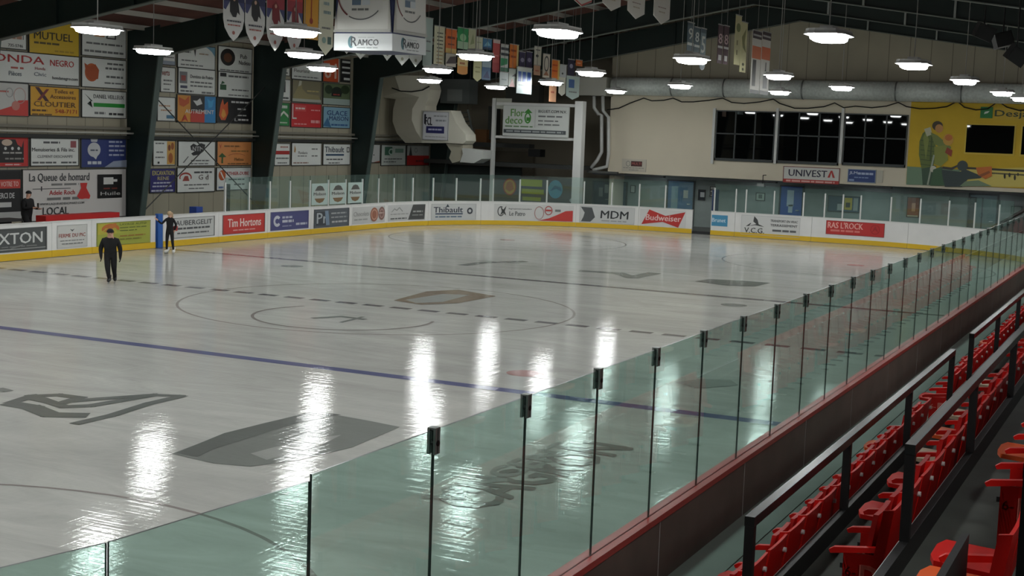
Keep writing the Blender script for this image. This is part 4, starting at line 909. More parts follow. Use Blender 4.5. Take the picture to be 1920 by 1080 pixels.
ws((55, 147, 258, 312), OFFW, [('l', .26, .8, .34, .07, (80, 82, 84)), ('r', .82, .66, .94, .9, (150, 80, 84)), ('t', 'Menuiseries & Fils inc.', .03, .52, .13, (60, 62, 64), .88), ('t', 'CLEMENT DESCHAMPS', .14, .3, .09, (110, 112, 114), .72), ('l', .04, .1, .48, .06, (90, 92, 94)), ('l', .62, .1, .32, .06, (90, 92, 94))], 'white carpentry sign left of the blue bubble sign')
ws((150, 236, 258, 315), (46, 60, 120), [('e', .28, .6, .14, .24, (200, 202, 206)), ('p', [(.22, .86), (.34, .86), (.36, .96), (.2, .96)], (200, 202, 206)), ('p', [(.24, .4), (.36, .42), (.32, .28)], (200, 202, 206)), ('l', .2, .56, .16, .05, (90, 96, 110)), ('l', .14, .12, .3, .1, (200, 204, 212)), ('l', .6, .84, .3, .06, (170, 176, 200)), ('l', .6, .7, .36, .06, (170, 176, 200)), ('l', .6, .55, .34, .06, (170, 176, 200)), ('l', .6, .4, .34, .06, (170, 176, 200)), ('p', [(.5, .02), (1, .02), (1, .26), (.7, .22)], (150, 160, 180))], 'blue sign with a white bubble beside the second column')
ws((-60, 39, 318, 412), (30, 30, 32), [('r', 0, .82, 1, .96, (20, 20, 22)), ('r', 0, .62, .98, .8, (196, 70, 60)), ('t', 'EZ VOTRE TO', .5, .66, .1, (226, 190, 184), .44), ('t', 'MERCI DE', .5, .42, .11, (206, 206, 204), .36), ('r', 0, .24, .8, .34, (200, 200, 198)), ('r', 0, .0, 1, .14, (176, 176, 174))], 'black and red sign behind the standing man at the left edge')
ws((40, 236, 316, 412), (212, 208, 204), [('t', 'La Queue de homard', .06, .74, .18, (56, 58, 62), .56, .02), ('l', .26, .68, .26, .04, (130, 130, 128)), ('r', .09, .615, .44, .628, (70, 72, 74)), ('r', .165, .58, .175, .67, (60, 62, 64)), ('t', 'Adele Roch', .24, .5, .09, (180, 50, 52), .24), ('l', .22, .4, .3, .05, (120, 120, 118)), ('t', 'WWW.LAQUEUEDEHOMARD.COM', .15, .3, .05, (80, 82, 84), .42), ('t', 'LOCAL', .18, .115, .15, (44, 46, 48), .24),
   ('p', [(.53, .72), (.6, .72), (.59, .62), (.63, .46), (.62, .4), (.58, .41), (.55, .4), (.52, .41), (.5, .46), (.54, .62)], (204, 52, 50)), ('r', .7, .4, .95, .88, (22, 22, 22)), ('r', .76, .68, .86, .82, (214, 214, 210)), ('r', .86, .73, .9, .78, (214, 214, 210)), ('l', .76, .58, .14, .03, (110, 50, 40)), ('t', 'Huile', .73, .46, .07, (190, 190, 186), .2)], 'large white lobster shop sign with a red emblem and black square')
# bay two
ws((300, 328, 94, 123), OFFW, [('l', .1, .5, .8, .08, G1), ('r', 0, 0, 1, .3, (150, 160, 176))], 'small white sign tucked behind the second column, top row')
ws((331, 403, 84, 130), OFFW, [('p', [(.6, 1), (1, 1), (1, .55), (.9, .78), (.78, .92)], (116, 160, 184)), ('p', [(.42, .8), (.46, .5), (.48, .8)], (60, 60, 60)), ('l', .1, .64, .24, .07, G1), ('l', .56, .62, .24, .05, (170, 150, 130)), ('l', .1, .3, .4, .05, G1), ('l', .08, .12, .6, .05, G1)], 'white sign with a pale blue corner arc in the second bay')
ws((407, 472, 88, 137), OFFW, [('e', .28, .58, .21, .33, (30, 28, 26)), ('e', .28, .56, .12, .18, (100, 60, 36)), ('t', 'Pub', .64, .58, .16, (50, 50, 50), .2, .02), ('t', 'Nadeau', .6, .34, .16, (50, 50, 50), .34, .03), ('l', .06, .06, .84, .04, G1)], 'white sign with a black and brown round emblem')
ws((299, 328, 125, 174), OFFW, [('t', 'verts', .1, .66, .18, (130, 56, 46), .5), ('l', .2, .44, .6, .06, G1), ('l', .2, .3, .5, .05, G1), ('l', .2, .1, .4, .05, G1)], 'narrow white sign with a short red-brown word, second bay')
ws((332, 403, 128, 178), OFFW, [('r', .04, .4, .24, .84, (120, 120, 124)), ('r', .08, .5, .2, .7, (150, 70, 66)), ('r', .06, .22, .24, .32, (60, 64, 90)), ('t', 'Dentiste de Pointe', .32, .62, .13, (70, 72, 72), .62), ('l', .32, .44, .6, .06, G1), ('l', .32, .3, .6, .06, G1), ('l', .06, .08, .34, .07, G1), ('l', .62, .06, .32, .07, G1)], 'white sign with a small building picture, second bay')
ws((407, 471, 135, 185), OFFW, [('r', .06, .8, .24, .94, (40, 40, 42)), ('l', .3, .8, .6, .07, G1), ('r', .06, .3, .24, .5, (40, 90, 56)), ('p', [(.08, .5), (.12, .64), (.2, .56)], (40, 90, 56)), ('l', .4, .3, .5, .05, G1), ('l', .3, .1, .6, .04, G1)], 'white sign with a small dark green emblem, second bay')
ws((293, 328, 181, 228), OFFW, [('l', .1, .6, .6, .06, (190, 150, 120)), ('l', .2, .42, .6, .06, (190, 150, 120)), ('r', .5, .12, .92, .26, (66, 120, 150))], 'narrow white sign with a small blue tab, second bay')
ws((330, 404, 178, 231), (206, 140, 50), [('r', .34, .42, .7, 1, (24, 24, 26)), ('r', .7, 0, 1, 1, (40, 130, 190)), ('r', .34, 0, .7, .42, (190, 56, 40)), ('p', [(.4, .8), (.5, .62), (.64, .7), (.58, .9), (.5, .8)], (210, 212, 210)), ('p', [(.04, .9), (.2, .8), (.3, .96), (.3, .7), (.16, .56), (.06, .62)], (190, 84, 34)), ('p', [(.76, .9), (.86, .8), (.94, .9), (.9, .6), (.8, .56)], (60, 160, 214)), ('t', 'AUTREMENT', .2, .34, .14, (222, 216, 210), .74), ('p', [(.1, .02), (.2, .3), (.28, .02), (.2, .12)], (180, 50, 34))], 'orange, black and blue banded sign with a white diamond shape')
ws((405, 471, 183, 232), (24, 24, 26), [('p', [(.06, .3), (.1, .7), (.16, .94), (.2, .7), (.3, .84), (.32, .4), (.24, .12), (.12, .12)], (206, 90, 40)), ('p', [(.12, .3), (.16, .56), (.22, .5), (.26, .3), (.18, .18)], (214, 150, 60)), ('l', .4, .8, .54, .07, (200, 200, 198)), ('l', .58, .54, .24, .06, (180, 180, 178)), ('l', .56, .3, .28, .05, (180, 180, 178)), ('t', 'L', .5, .1, .1, (200, 200, 198), .08), ('l', .6, .12, .3, .07, (200, 200, 198))], 'black sign with an orange flame emblem')
ws((285, 328, 262, 311), OFFW, [('r', .62, .05, .98, .95, (206, 160, 80)), ('e', .72, .7, .06, .12, (120, 60, 34)), ('e', .86, .76, .07, .14, (150, 84, 40)), ('e', .78, .3, .1, .2, (160, 90, 40)), ('l', .1, .84, .4, .05, G1), ('l', .14, .5, .3, .05, G1), ('l', .1, .3, .4, .05, G1), ('r', .2, .08, .28, .16, K)], 'white sign with a row of brown food pictures, lower second bay')
ws((332, 403, 264, 312), OFFW, [('p', [(.32, .8), (.4, .9), (.5, .82), (.6, .92), (.72, .86), (.68, .6), (.56, .46), (.4, .42), (.34, .5), (.44, .6), (.34, .64)], (44, 44, 46)), ('t', 'NTM', .38, .6, .18, (190, 192, 190), .28), ('p', [(.16, .14), (.28, .38), (.26, .4), (.12, .14)], G1), ('l', .34, .2, .5, .05, G1), ('l', .3, .08, .5, .04, G1)], 'white sign with black graffiti style lettering')
ws((405, 471, 264, 311), (214, 140, 80), [('p', [(.06, .9), (.1, .8), (.14, .92), (.1, .68)], (190, 80, 50)), ('l', .2, .76, .46, .06, (130, 90, 50)), ('l', .4, .56, .5, .06, (150, 110, 60)), ('o', .56, .36, .26, .14, .012, (180, 100, 60), 20, 160), ('t', 'Melissa', .5, .2, .12, (120, 90, 50), .26), ('p', [(.04, .36), (.14, .52), (.26, .36), (.17, .34), (.17, .1), (.13, .1), (.13, .34)], (56, 92, 46)), ('l', .3, .06, .6, .05, (130, 90, 50))], 'orange sign with a small green tree')
ws((279, 328, 315, 362), (44, 40, 110), [('t', 'EXCAVATION', .1, .72, .18, (200, 190, 110), .84), ('t', 'RENE', .3, .52, .14, (190, 180, 120), .44), ('l', .14, .38, .7, .06, (190, 192, 210)), ('l', .1, .24, .76, .06, (190, 192, 210)), ('l', .06, .06, .84, .07, (190, 192, 210))], 'navy blue sign with yellow capital lettering, lower second bay')
ws((330, 402, 313, 361), OFFW, [('o', .22, .6, .16, .2, .03, (160, 60, 50), -20, 200), ('p', [(.14, .46), (.2, .66), (.28, .66), (.32, .46)], (150, 70, 60)), ('l', .44, .76, .48, .07, (80, 82, 84)), ('t', 'G d', .56, .5, .2, (100, 90, 86), .26), ('l', .18, .28, .66, .05, G1), ('l', .3, .14, .4, .04, G1)], 'white sign with a red roof emblem, lower second bay')
ws((404, 470, 313, 357), OFFW, [('e', .16, .66, .1, .22, (190, 90, 40)), ('p', [(.1, .8), (.13, .82), (.22, .52), (.19, .5)], OFFW), ('t', 'ETHIER-DUBE', .3, .66, .14, (176, 60, 60), .62), ('l', .34, .44, .46, .06, G1), ('l', .06, .1, .26, .08, (100, 120, 160)), ('l', .5, .22, .3, .07, G1)], 'white sign with an orange disc behind the first far glass pane')
# bay three
ws((528, 543, 119, 143), OFFW, [('l', .2, .6, .6, .12, K), ('l', .2, .2, .5, .1, K)], 'narrow white sign right of the third column, top row')
ws((545, 603, 110, 151), OFFW, [('p', [(0, .7), (.5, 1), (0, 1)], (120, 120, 112)), ('p', [(.5, .62), (.8, .62), (.84, 1), (.5, 1)], (170, 174, 150)), ('r', .8, .66, 1, 1, (90, 140, 64)), ('t', 'Fleuriste', .08, .34, .16, (90, 88, 82), .5), ('l', .08, .12, .8, .05, G1)], 'white sign with a green corner, top of the third bay')
ws((604, 636, 107, 155), (204, 84, 40), [('t', '61', .1, .16, .6, (226, 190, 170), .7), ('r', .92, 0, 1, 1, (206, 200, 190))], 'orange sign with a big pale number, third bay')
ws((638, 656, 111, 155), (30, 30, 30), [('r', .1, .84, 1, .93, OFFW), ('r', .1, .6, 1, .68, OFFW), ('r', .1, .38, 1, .46, OFFW), ('r', .3, .1, 1, .2, OFFW)], 'black sign with white stripes beside the fourth column')
ws((524, 544, 148, 190), OFFW, [('r', .1, .4, .5, .9, (60, 62, 62)), ('l', .2, .1, .6, .08, K)], 'narrow white sign with a dark picture, third bay')
ws((546, 602, 150, 193), (130, 124, 98), [('p', [(.05, .3), (.2, .7), (.3, .98), (.34, .6), (.5, .4), (.9, .36), (.98, .1), (.05, .1)], (150, 140, 100)), ('p', [(.2, .7), (.24, .96), (.32, .94), (.3, .76)], (190, 188, 170)), ('l', .5, .5, .4, .05, (190, 170, 110)), ('r', 0, 0, 1, .16, (170, 172, 160))], 'olive brown photo sign in the third bay')
ws((604, 656, 156, 198), (96, 112, 80), [('r', 0, 0, 1, .3, (160, 176, 170)), ('e', .2, .7, .14, .2, (40, 60, 36)), ('e', .5, .62, .2, .22, (30, 40, 30)), ('e', .8, .74, .16, .2, (44, 60, 34)), ('r', .3, .4, .66, .56, (26, 28, 28)), ('l', .36, .46, .24, .06, (150, 60, 50))], 'green landscape photo sign beside the fourth column')
ws((519, 542, 192, 237), (40, 130, 66), [('l', .2, .76, .6, .12, (200, 210, 200)), ('p', [(.1, .3), (.5, .56), (.9, .36), (.9, .48), (.5, .66), (.1, .44)], (206, 210, 200)), ('l', .2, .12, .6, .06, (180, 200, 180))], 'narrow green sign in the third bay')
ws((544, 602, 193, 240), (196, 40, 44), [('r', .04, .36, .07, .94, W1), ('r', .04, .34, .18, .4, W1), ('r', .12, .66, .48, .9, (206, 80, 80)), ('l', .14, .74, .3, .07, (226, 200, 196)), ('l', .64, .7, .3, .05, (220, 150, 150)), ('l', .1, .12, .4, .05, (220, 150, 150)), ('l', .64, .2, .3, .12, (220, 150, 150))], 'bright red sign with a white bracket mark, third bay')
ws((604, 656, 200, 241), (130, 170, 190), [('t', 'GLACE', .14, .6, .22, (40, 66, 120), .74), ('t', 'MAISON', .22, .36, .2, (40, 60, 110), .7), ('l', .3, .12, .6, .08, (60, 100, 150)), ('p', [(0, .1), (.16, .5), (.3, .04)], (60, 110, 150))], 'pale blue sign with dark blue lettering beside the fourth column')
ws((513, 543, 268, 311), OFFW, [('r', .06, .5, .96, .66, (170, 40, 36)), ('l', .36, .8, .5, .06, (170, 120, 110)), ('l', .1, .3, .8, .06, G1), ('l', .2, .1, .6, .05, G1)], 'small white sign with a red band, lower third bay')
ws((545, 602, 267, 311), OFFW, [('p', [(.08, .6), (.1, .9), (.14, .7), (.12, .56)], (180, 140, 90)), ('t', 'Plomberie', .22, .5, .12, (120, 122, 120), .3), ('l', .2, .4, .3, .04, G1), ('l', .66, .7, .2, .05, G1), ('l', .66, .4, .2, .05, G1), ('l', .06, .1, .5, .05, (150, 120, 110))], 'pale sign with small grey print, middle of the lower third bay')
ws((604, 656, 269, 310), OFFW, [('t', 'Thibault', .06, .6, .26, (50, 60, 74), .7), ('r', .1, .44, .76, .52, (60, 84, 110)), ('r', .86, .6, .96, .84, K), ('r', .88, .64, .94, .8, OFFW), ('l', .12, .24, .6, .06, G1), ('l', .2, .08, .4, .05, G1)], 'white sign with dark blue lettering beside the fourth column')
ws((693, 712, 270, 306), (190, 192, 190), [('p', [(0, 0), (1, .12), (1, .02)], (150, 80, 60)), ('r', .3, .4, .4, .46, K)], 'pale sign right of the fourth column, partly peeled')
ws((713, 760, 271, 311), (184, 190, 184), [('r', .14, .5, .44, .9, (70, 110, 90)), ('o', .4, .66, .1, .16, .03, (180, 200, 190)), ('r', .56, .62, .9, .82, (120, 150, 134)), ('l', .14, .3, .7, .05, G1), ('l', .1, .16, .5, .05, G1)], 'pale sign with a green emblem near the cream duct')
ws((761, 804, 272, 311), (170, 172, 168), [('r', 0, 0, 1, .5, (170, 36, 34)), ('p', [(.1, .5), (.16, 1), (.24, .5)], (60, 62, 60)), ('o', .4, .76, .07, .12, .02, (130, 132, 130)), ('l', .4, .18, .4, .1, (110, 30, 34))], 'grey sign with a red lower half near the cream duct')

# ================================================================== BANNERS
def banner(x0, box, bg, items, lab, shape='flat', grp='banners on the long line above the ice'):
    pa, pb, yt, yb = box; ym = (yt+yb)/2; a, b = onx(pa, ym, x0)[1], onx(pb, ym, x0)[1]; xm = (pa+pb)/2
    zt, zb = onx(xm, yt, x0)[2], onx(xm, yb, x0)[2]; W_, H_ = b-a, zt-zb
    f = plane_map((x0, a, zb), (0, 1, 0), (1, 0, 0)); t = .15
    if shape == 'point': o2 = [(0, t), (.5, 0), (1, t), (1, 1), (0, 1)]
    elif shape == 'shield': o2 = [(0, .34), (.08, .2), (.3, .07), (.5, 0), (.7, .07), (.92, .2), (1, .34), (1, 1), (0, 1)]
    elif shape == 'round': o2 = [(0, .1), (.15, .03), (.5, 0), (.85, .03), (1, .1), (1, 1), (0, 1)]
    else: o2 = [(0, 0), (1, 0), (1, 1), (0, 1)]
    r = MB().prism([f(u*W_, v*H_, 0) for u, v in o2], (-.012, 0, 0), flat(bg)).build('hanging_banner'); tag(r, lab, 'banner', grp)
    pr = Print(lambda u, v, d: f(u, v, d*.6), W_, H_); pr.draw(items); pr.build(r)
    zr = rz_bot(x0)+1.225
    c = MB()
    MB().box((x0-.02, a, zt), (x0+.015, b, zt+.03), mat((150, 150, 146), .5)).build('hem_bar', r)
    MB().tube([(x0, (a+b)/2, zt+.03), (x0, (a+b)/2, zr)], .008, mat((120, 120, 118), .5), 5).build('cord', r)
    return r
BX = -6.35; wht = (206, 206, 204); NAVY = (40, 44, 84)
def team(red): 
    top = [('r', 0, .78, 1, 1, (180, 60, 60) if red else (60, 50, 90)), ('r', .0, .62, 1, .78, (150, 50, 60) if red else NAVY), ('p', [(0, .62), (.3, .62), (.1, .48), (0, .5)], (60, 66, 110)), ('p', [(.7, .62), (1, .62), (1, .46)], (60, 66, 110))]
    return top+[('p', [(.3, .66), (.5, .74), (.68, .66), (.78, .42), (.66, .46), (.6, .38), (.44, .38), (.3, .46)], (120, 30, 40) if red else (30, 30, 34)), ('e', .5, .66, .06, .03, (200, 160, 140)), ('l', .16, .30, .68, .025, (80, 80, 90)), ('l', .2, .24, .6, .02, (170, 90, 84)), ('e', .48, .13, .07, .03, (150, 80, 70))]
banner(BX, (419, 458, -42, 77), wht, team(False), 'white player banner with navy shoulders, leftmost on the line', 'shield')
banner(BX, (460, 497, -38, 88), wht, team(False), 'white player banner with navy shoulders, second on the line', 'shield')
banner(BX, (500, 533, -32, 96), wht, team(True), 'white player banner with red top, third on the line', 'shield')
banner(BX, (538, 567, -26, 102), wht, team(True), 'white player banner with red top, fourth on the line', 'shield')
banner(BX, (570, 597, -22, 74), (206, 148, 44), [('r', .46, .3, .54, 1, (150, 60, 34)), ('e', .5, .36, .12, .06, (150, 50, 30))], 'golden orange banner left of the scoreboard')
banner(BX, (598, 625, -14, 104), (200, 200, 178), [('l', .3, .8, .4, .05, (130, 150, 150)), ('l', .3, .66, .5, .05, (130, 150, 150)), ('l', .2, .42, .6, .03, G1), ('e', .36, .24, .14, .05, (130, 160, 150)), ('r', .6, .18, .86, .3, (66, 96, 90))], 'cream pointed banner touching the scoreboard from the left', 'point')
for n, (a, b, y) in enumerate(((640, 662, 101), (664, 690, 111), (716, 738, 114), (742, 768, 123), (769, 792, 126))):
    banner(BX, (a, b, 10+n*3, y), (196, 200, 194), [('l', .2, .24, .6, .03, (110, 120, 116)), ('e', .5, .12, .1, .03, (130, 130, 110))], 'white pennant hanging behind the scoreboard, %s tip from the left' % nth(n), 'point')
banner(BX, (794, 811, 34, 124), (164, 182, 176), [('l', .2, .5, .6, .03, G1), ('l', .2, .3, .6, .03, G1)], 'pale green banner just right of the scoreboard')
CB = [
 ((814, 834, 50, 123), (200, 200, 172), [('l', .24, .06+.095*k, .56, .03, (150, 120, 70) if k < 4 else (70, 76, 60)) for k in range(9)], 'cream banner listing dark words in nine lines', 'flat'),
 ((836, 856, 55, 100), (206, 104, 40), [('r', 0, 0, 1, .2, (200, 170, 100)), ('l', .14, .6, .7, .1, (120, 50, 30)), ('l', .2, .34, .6, .06, (120, 60, 30))], 'orange banner, first orange one right of the scoreboard', 'flat'),
 ((836, 855, 102, 125), (170, 164, 150), [('p', [(0, .2), (.4, .8), (1, .9), (1, .3)], (60, 50, 50))], 'grey photo banner below the first orange banner', 'flat'),
 ((858, 878, 53, 92), (40, 140, 80), [('e', .5, .56, .3, .18, (150, 196, 150)), ('r', 0, 0, 1, .36, (160, 190, 160))], 'bright green banner above a hanging lamp', 'flat'),
 ((858, 877, 108, 140), (204, 140, 60), [('r', 0, .5, 1, 1, (200, 180, 120)), ('l', .2, .6, .5, .12, (150, 80, 40))], 'amber banner below the green one', 'round'),
 ((879, 892, 55, 92), (180, 184, 150), [('p', [(.2, .2), (.8, .3), (.6, .8)], (140, 150, 110))], 'pale olive banner right of the green banner', 'flat'),
 ((892, 905, 70, 96), (200, 202, 180), [('l', .2, .6, .6, .06, (150, 160, 110))], 'cream banner behind the hanging lamp, upper one', 'flat'),
 ((888, 903, 110, 153), (200, 200, 150), [('l', .2, .6, .6, .05, (140, 140, 90)), ('l', .2, .4, .6, .05, (140, 140, 90))], 'pale yellow pointed banner below the lamp', 'point'),
 ((906, 922, 73, 93), (64, 120, 160), [('p', [(.1, .3), (.5, .8), (.9, .4)], (130, 180, 200)), ('r', 0, 0, 1, .2, (40, 60, 90))], 'blue banner, upper of the two blue ones', 'flat'),
 ((904, 920, 114, 150), (70, 110, 150), [('r', 0, .66, 1, 1, (150, 170, 180)), ('p', [(.1, .1), (.6, .5), (.9, .1)], (40, 60, 110))], 'steel blue banner below the lamp end', 'flat'),
 ((924, 937, 75, 136), (180, 76, 76), [('r', 0, .9, 1, 1, (200, 180, 176)), ('l', .2, .5, .6, .04, (214, 140, 140)), ('r', 0, 0, 1, .3, (160, 50, 54))], 'long rose red banner', 'round'),
 ((939, 953, 84, 135), (190, 194, 190), [('r', 0, .8, 1, .9, (60, 64, 70)), ('r', 0, .6, 1, .7, (50, 60, 66)), ('p', [(0, .2), (.9, .3), (.9, .5), (0, .5)], (40, 140, 90)), ('r', 0, 0, 1, .16, (40, 110, 76))], 'white banner with dark stripes and a green lower part', 'flat'),
 ((937, 953, 136, 160), (176, 190, 190), [('l', .2, .4, .6, .1, (120, 140, 140))], 'pale grey banner hanging below the green striped one', 'flat'),
 ((956, 972, 84, 128), (212, 120, 46), [('r', .8, 0, 1, 1, (206, 190, 130)), ('l', .1, .7, .6, .09, (150, 60, 30)), ('l', .1, .44, .6, .09, (150, 60, 30))], 'orange banner with a cream edge, middle of the line', 'flat'),
 ((954, 967, 130, 163), (160, 170, 160), [('p', [(.1, 0), (.5, .5), (.9, 0)], (170, 70, 60)), ('p', [(.4, .6), (1, .8), (1, .6)], (40, 44, 44))], 'grey and red photo banner under the middle orange one', 'flat'),
 ((974, 985, 98, 127), (52, 46, 80), [('e', .5, .5, .3, .14, (140, 136, 160))], 'dark violet banner, left of a pair', 'flat'),
 ((987, 998, 98, 127), (52, 46, 80), [('e', .5, .5, .3, .14, (140, 136, 160))], 'dark violet banner, right of a pair', 'flat'),
 ((969, 997, 127, 176), (170, 190, 190), [('r', .05, .86, .95, 1, (190, 196, 190)), ('r', .08, .46, .28, .84, (44, 84, 160)), ('r', .36, .46, .58, .84, (44, 84, 160)), ('r', .68, .46, .92, .84, (44, 84, 160)), ('l', .1, .3, .8, .05, (120, 140, 140))], 'wide pale banner with big blue digits', 'flat'),
 ((1002, 1015, 88, 122), (200, 200, 184), [('l', .2, .8, .6, .06, K), ('e', .4, .5, .2, .08, (30, 34, 34))], 'cream banner with a black spot', 'flat'),
 ((1001, 1013, 123, 141), (190, 150, 120), [('l', .2, .4, .6, .12, (170, 70, 50))], 'salmon banner below the spotted cream one', 'flat'),
 ((1018, 1031, 102, 146), (196, 190, 176), [('o', .5, .6, .36, .34, .1, (60, 66, 66)), ('p', [(.1, .1), (.5, .3), (.9, .1)], (160, 110, 80))], 'white banner with a dark outlined figure', 'flat'),
 ((1034, 1049, 113, 149), (212, 116, 44), [('r', .8, 0, 1, 1, (206, 180, 110)), ('l', .1, .7, .6, .08, (180, 60, 30)), ('l', .1, .4, .6, .08, (180, 60, 30))], 'orange banner, last but one orange on the line', 'flat'),
 ((1030, 1043, 158, 191), (200, 150, 116), [('l', .2, .5, .5, .1, (160, 70, 50))], 'peach banner hanging lowest near the white frame', 'flat'),
 ((1050, 1062, 122, 145), (186, 190, 190), [('e', .4, .3, .14, .08, K)], 'light grey banner right of the last but one orange', 'flat'),
 ((1048, 1060, 145, 180), (206, 206, 190), [('l', .2, .6, .6, .05, G1)], 'white pointed banner near the end of the line', 'point'),
 ((1065, 1077, 112, 142), (44, 42, 66), [('e', .5, .6, .26, .14, (150, 150, 170))], 'dark navy banner near the end of the line', 'flat'),
 ((1062, 1086, 143, 187), (176, 196, 190), [('r', .16, .5, .6, .86, (40, 90, 150)), ('l', .2, .3, .6, .05, G1)], 'pale pointed banner with a blue digit', 'point'),
 ((1080, 1092, 113, 124), (206, 110, 50), [('l', .2, .4, .5, .2, (226, 190, 160))], 'small orange banner at the end of the line', 'flat'),
 ((1080, 1088, 136, 158), (140, 146, 150), [('r', .3, .1, .5, .9, (50, 52, 60))], 'narrow grey banner at the end of the line', 'flat')]
for k, (bx, bg, it, lb, sh) in enumerate(CB):
    banner(BX+(.05 if k % 2 else 0)+(.10 if bx[2] > 100 else 0)-(.25 if bx[2] == 136 and bx[0] == 1080 else 0), bx, bg, it, lb, sh)
for n, (a, b, yt, y) in enumerate(((1072, 1111, -70, 12), (1131, 1165, -62, 21), (1178, 1210, -50, 36), (1227, 1257, -44, 46))):
    banner(6.5, (a, b, yt, y), (196, 194, 184), ([('p', [(0, .16), (.5, 0), (1, .16), (1, .2), (.5, .04), (0, .2)], (170, 50, 44))] if n == 0 else [])+[('l', .24, .34, .5, .02, (130, 110, 100)), ('l', .3, .24, .4, .03, (160, 150, 130))], 'cream pointed pennant at the top of the view, %s from the left' % nth(n), 'point', 'pennants at the top of the view')
def digit(t, c, bg2): return [('t', t, .16, .42, .4, c, .68), ('r', 0, .9, 1, 1, bg2), ('r', .0, .2, 1, .3, c)]
EB_ = [((1289, 1301, 43, 96), (70, 92, 100), digit('9', (200, 206, 200), (50, 70, 80)), 'teal jersey banner with number nine, left of the trio', 'flat'), ((1302, 1312, 52, 98), (70, 92, 100), digit('8', (200, 206, 200), (50, 70, 80)), 'teal jersey banner with number eight, middle of the trio', 'flat'), ((1313, 1323, 54, 132), (110, 130, 136), digit('5', (206, 210, 204), (60, 80, 90)), 'teal jersey banner with number five, right of the trio', 'round'),
 ((1346, 1355, 47, 119), (70, 40, 50), [('t', '8', .1, .52, .26, (206, 180, 180), .76), ('r', 0, .4, 1, .46, wht), ('l', .2, .08, .6, .14, wht)], 'dark red number eight banner, left of its pair', 'flat'), ((1357, 1366, 49, 121), (70, 40, 50), [('t', '8', .1, .52, .26, (206, 180, 180), .76), ('r', 0, .4, 1, .46, wht), ('l', .2, .08, .6, .14, wht)], 'dark red number eight banner, right of its pair', 'flat'),
 ((1378, 1389, 29, 122), (200, 196, 150), [('e', .5, .76, .36, .09, (120, 130, 80)), ('l', .3, .4, .2, .1, (120, 110, 70)), ('l', .3, .2, .2, .1, (120, 110, 70))], 'tall pale yellow banner, left of its pair', 'flat'), ((1389, 1400, 42, 136), (202, 198, 150), [('p', [(.1, .7), (.8, .9), (.6, .6), (.9, .4), (.3, .5)], (130, 130, 80)), ('e', .5, .16, .2, .03, (80, 80, 50)), ('e', .5, .06, .16, .03, (80, 80, 50))], 'tall pale yellow banner, right of its pair', 'flat'),
 ((1409, 1426, 58, 176), (206, 204, 196), [('r', 0, .88, 1, 1, (60, 44, 52)), ('r', .05, .92, .95, .95, (180, 180, 180)), ('r', 0, .56, 1, .76, (204, 110, 64)), ('r', .14, .12, .5, .54, (30, 28, 28)), ('r', 0, 0, 1, .06, (24, 24, 26))], 'long banner with an orange band and bottle, left of its pair', 'flat'), ((1427, 1443, 60, 178), (206, 204, 196), [('r', 0, .88, 1, 1, (60, 44, 52)), ('r', .05, .92, .95, .95, (180, 180, 180)), ('r', 0, .56, 1, .76, (204, 104, 60)), ('p', [(.3, .1), (.8, .1), (.8, .3), (.6, .4), (.6, .52), (.5, .52), (.5, .4), (.3, .3)], (30, 30, 30)), ('r', 0, 0, 1, .06, (24, 24, 26))], 'long banner with an orange band and bottle, right of its pair', 'flat')]
for bx, bg, it, lb, sh in EB_: banner(4.0, bx, bg, it, lb, sh, 'number banners in front of the gable')

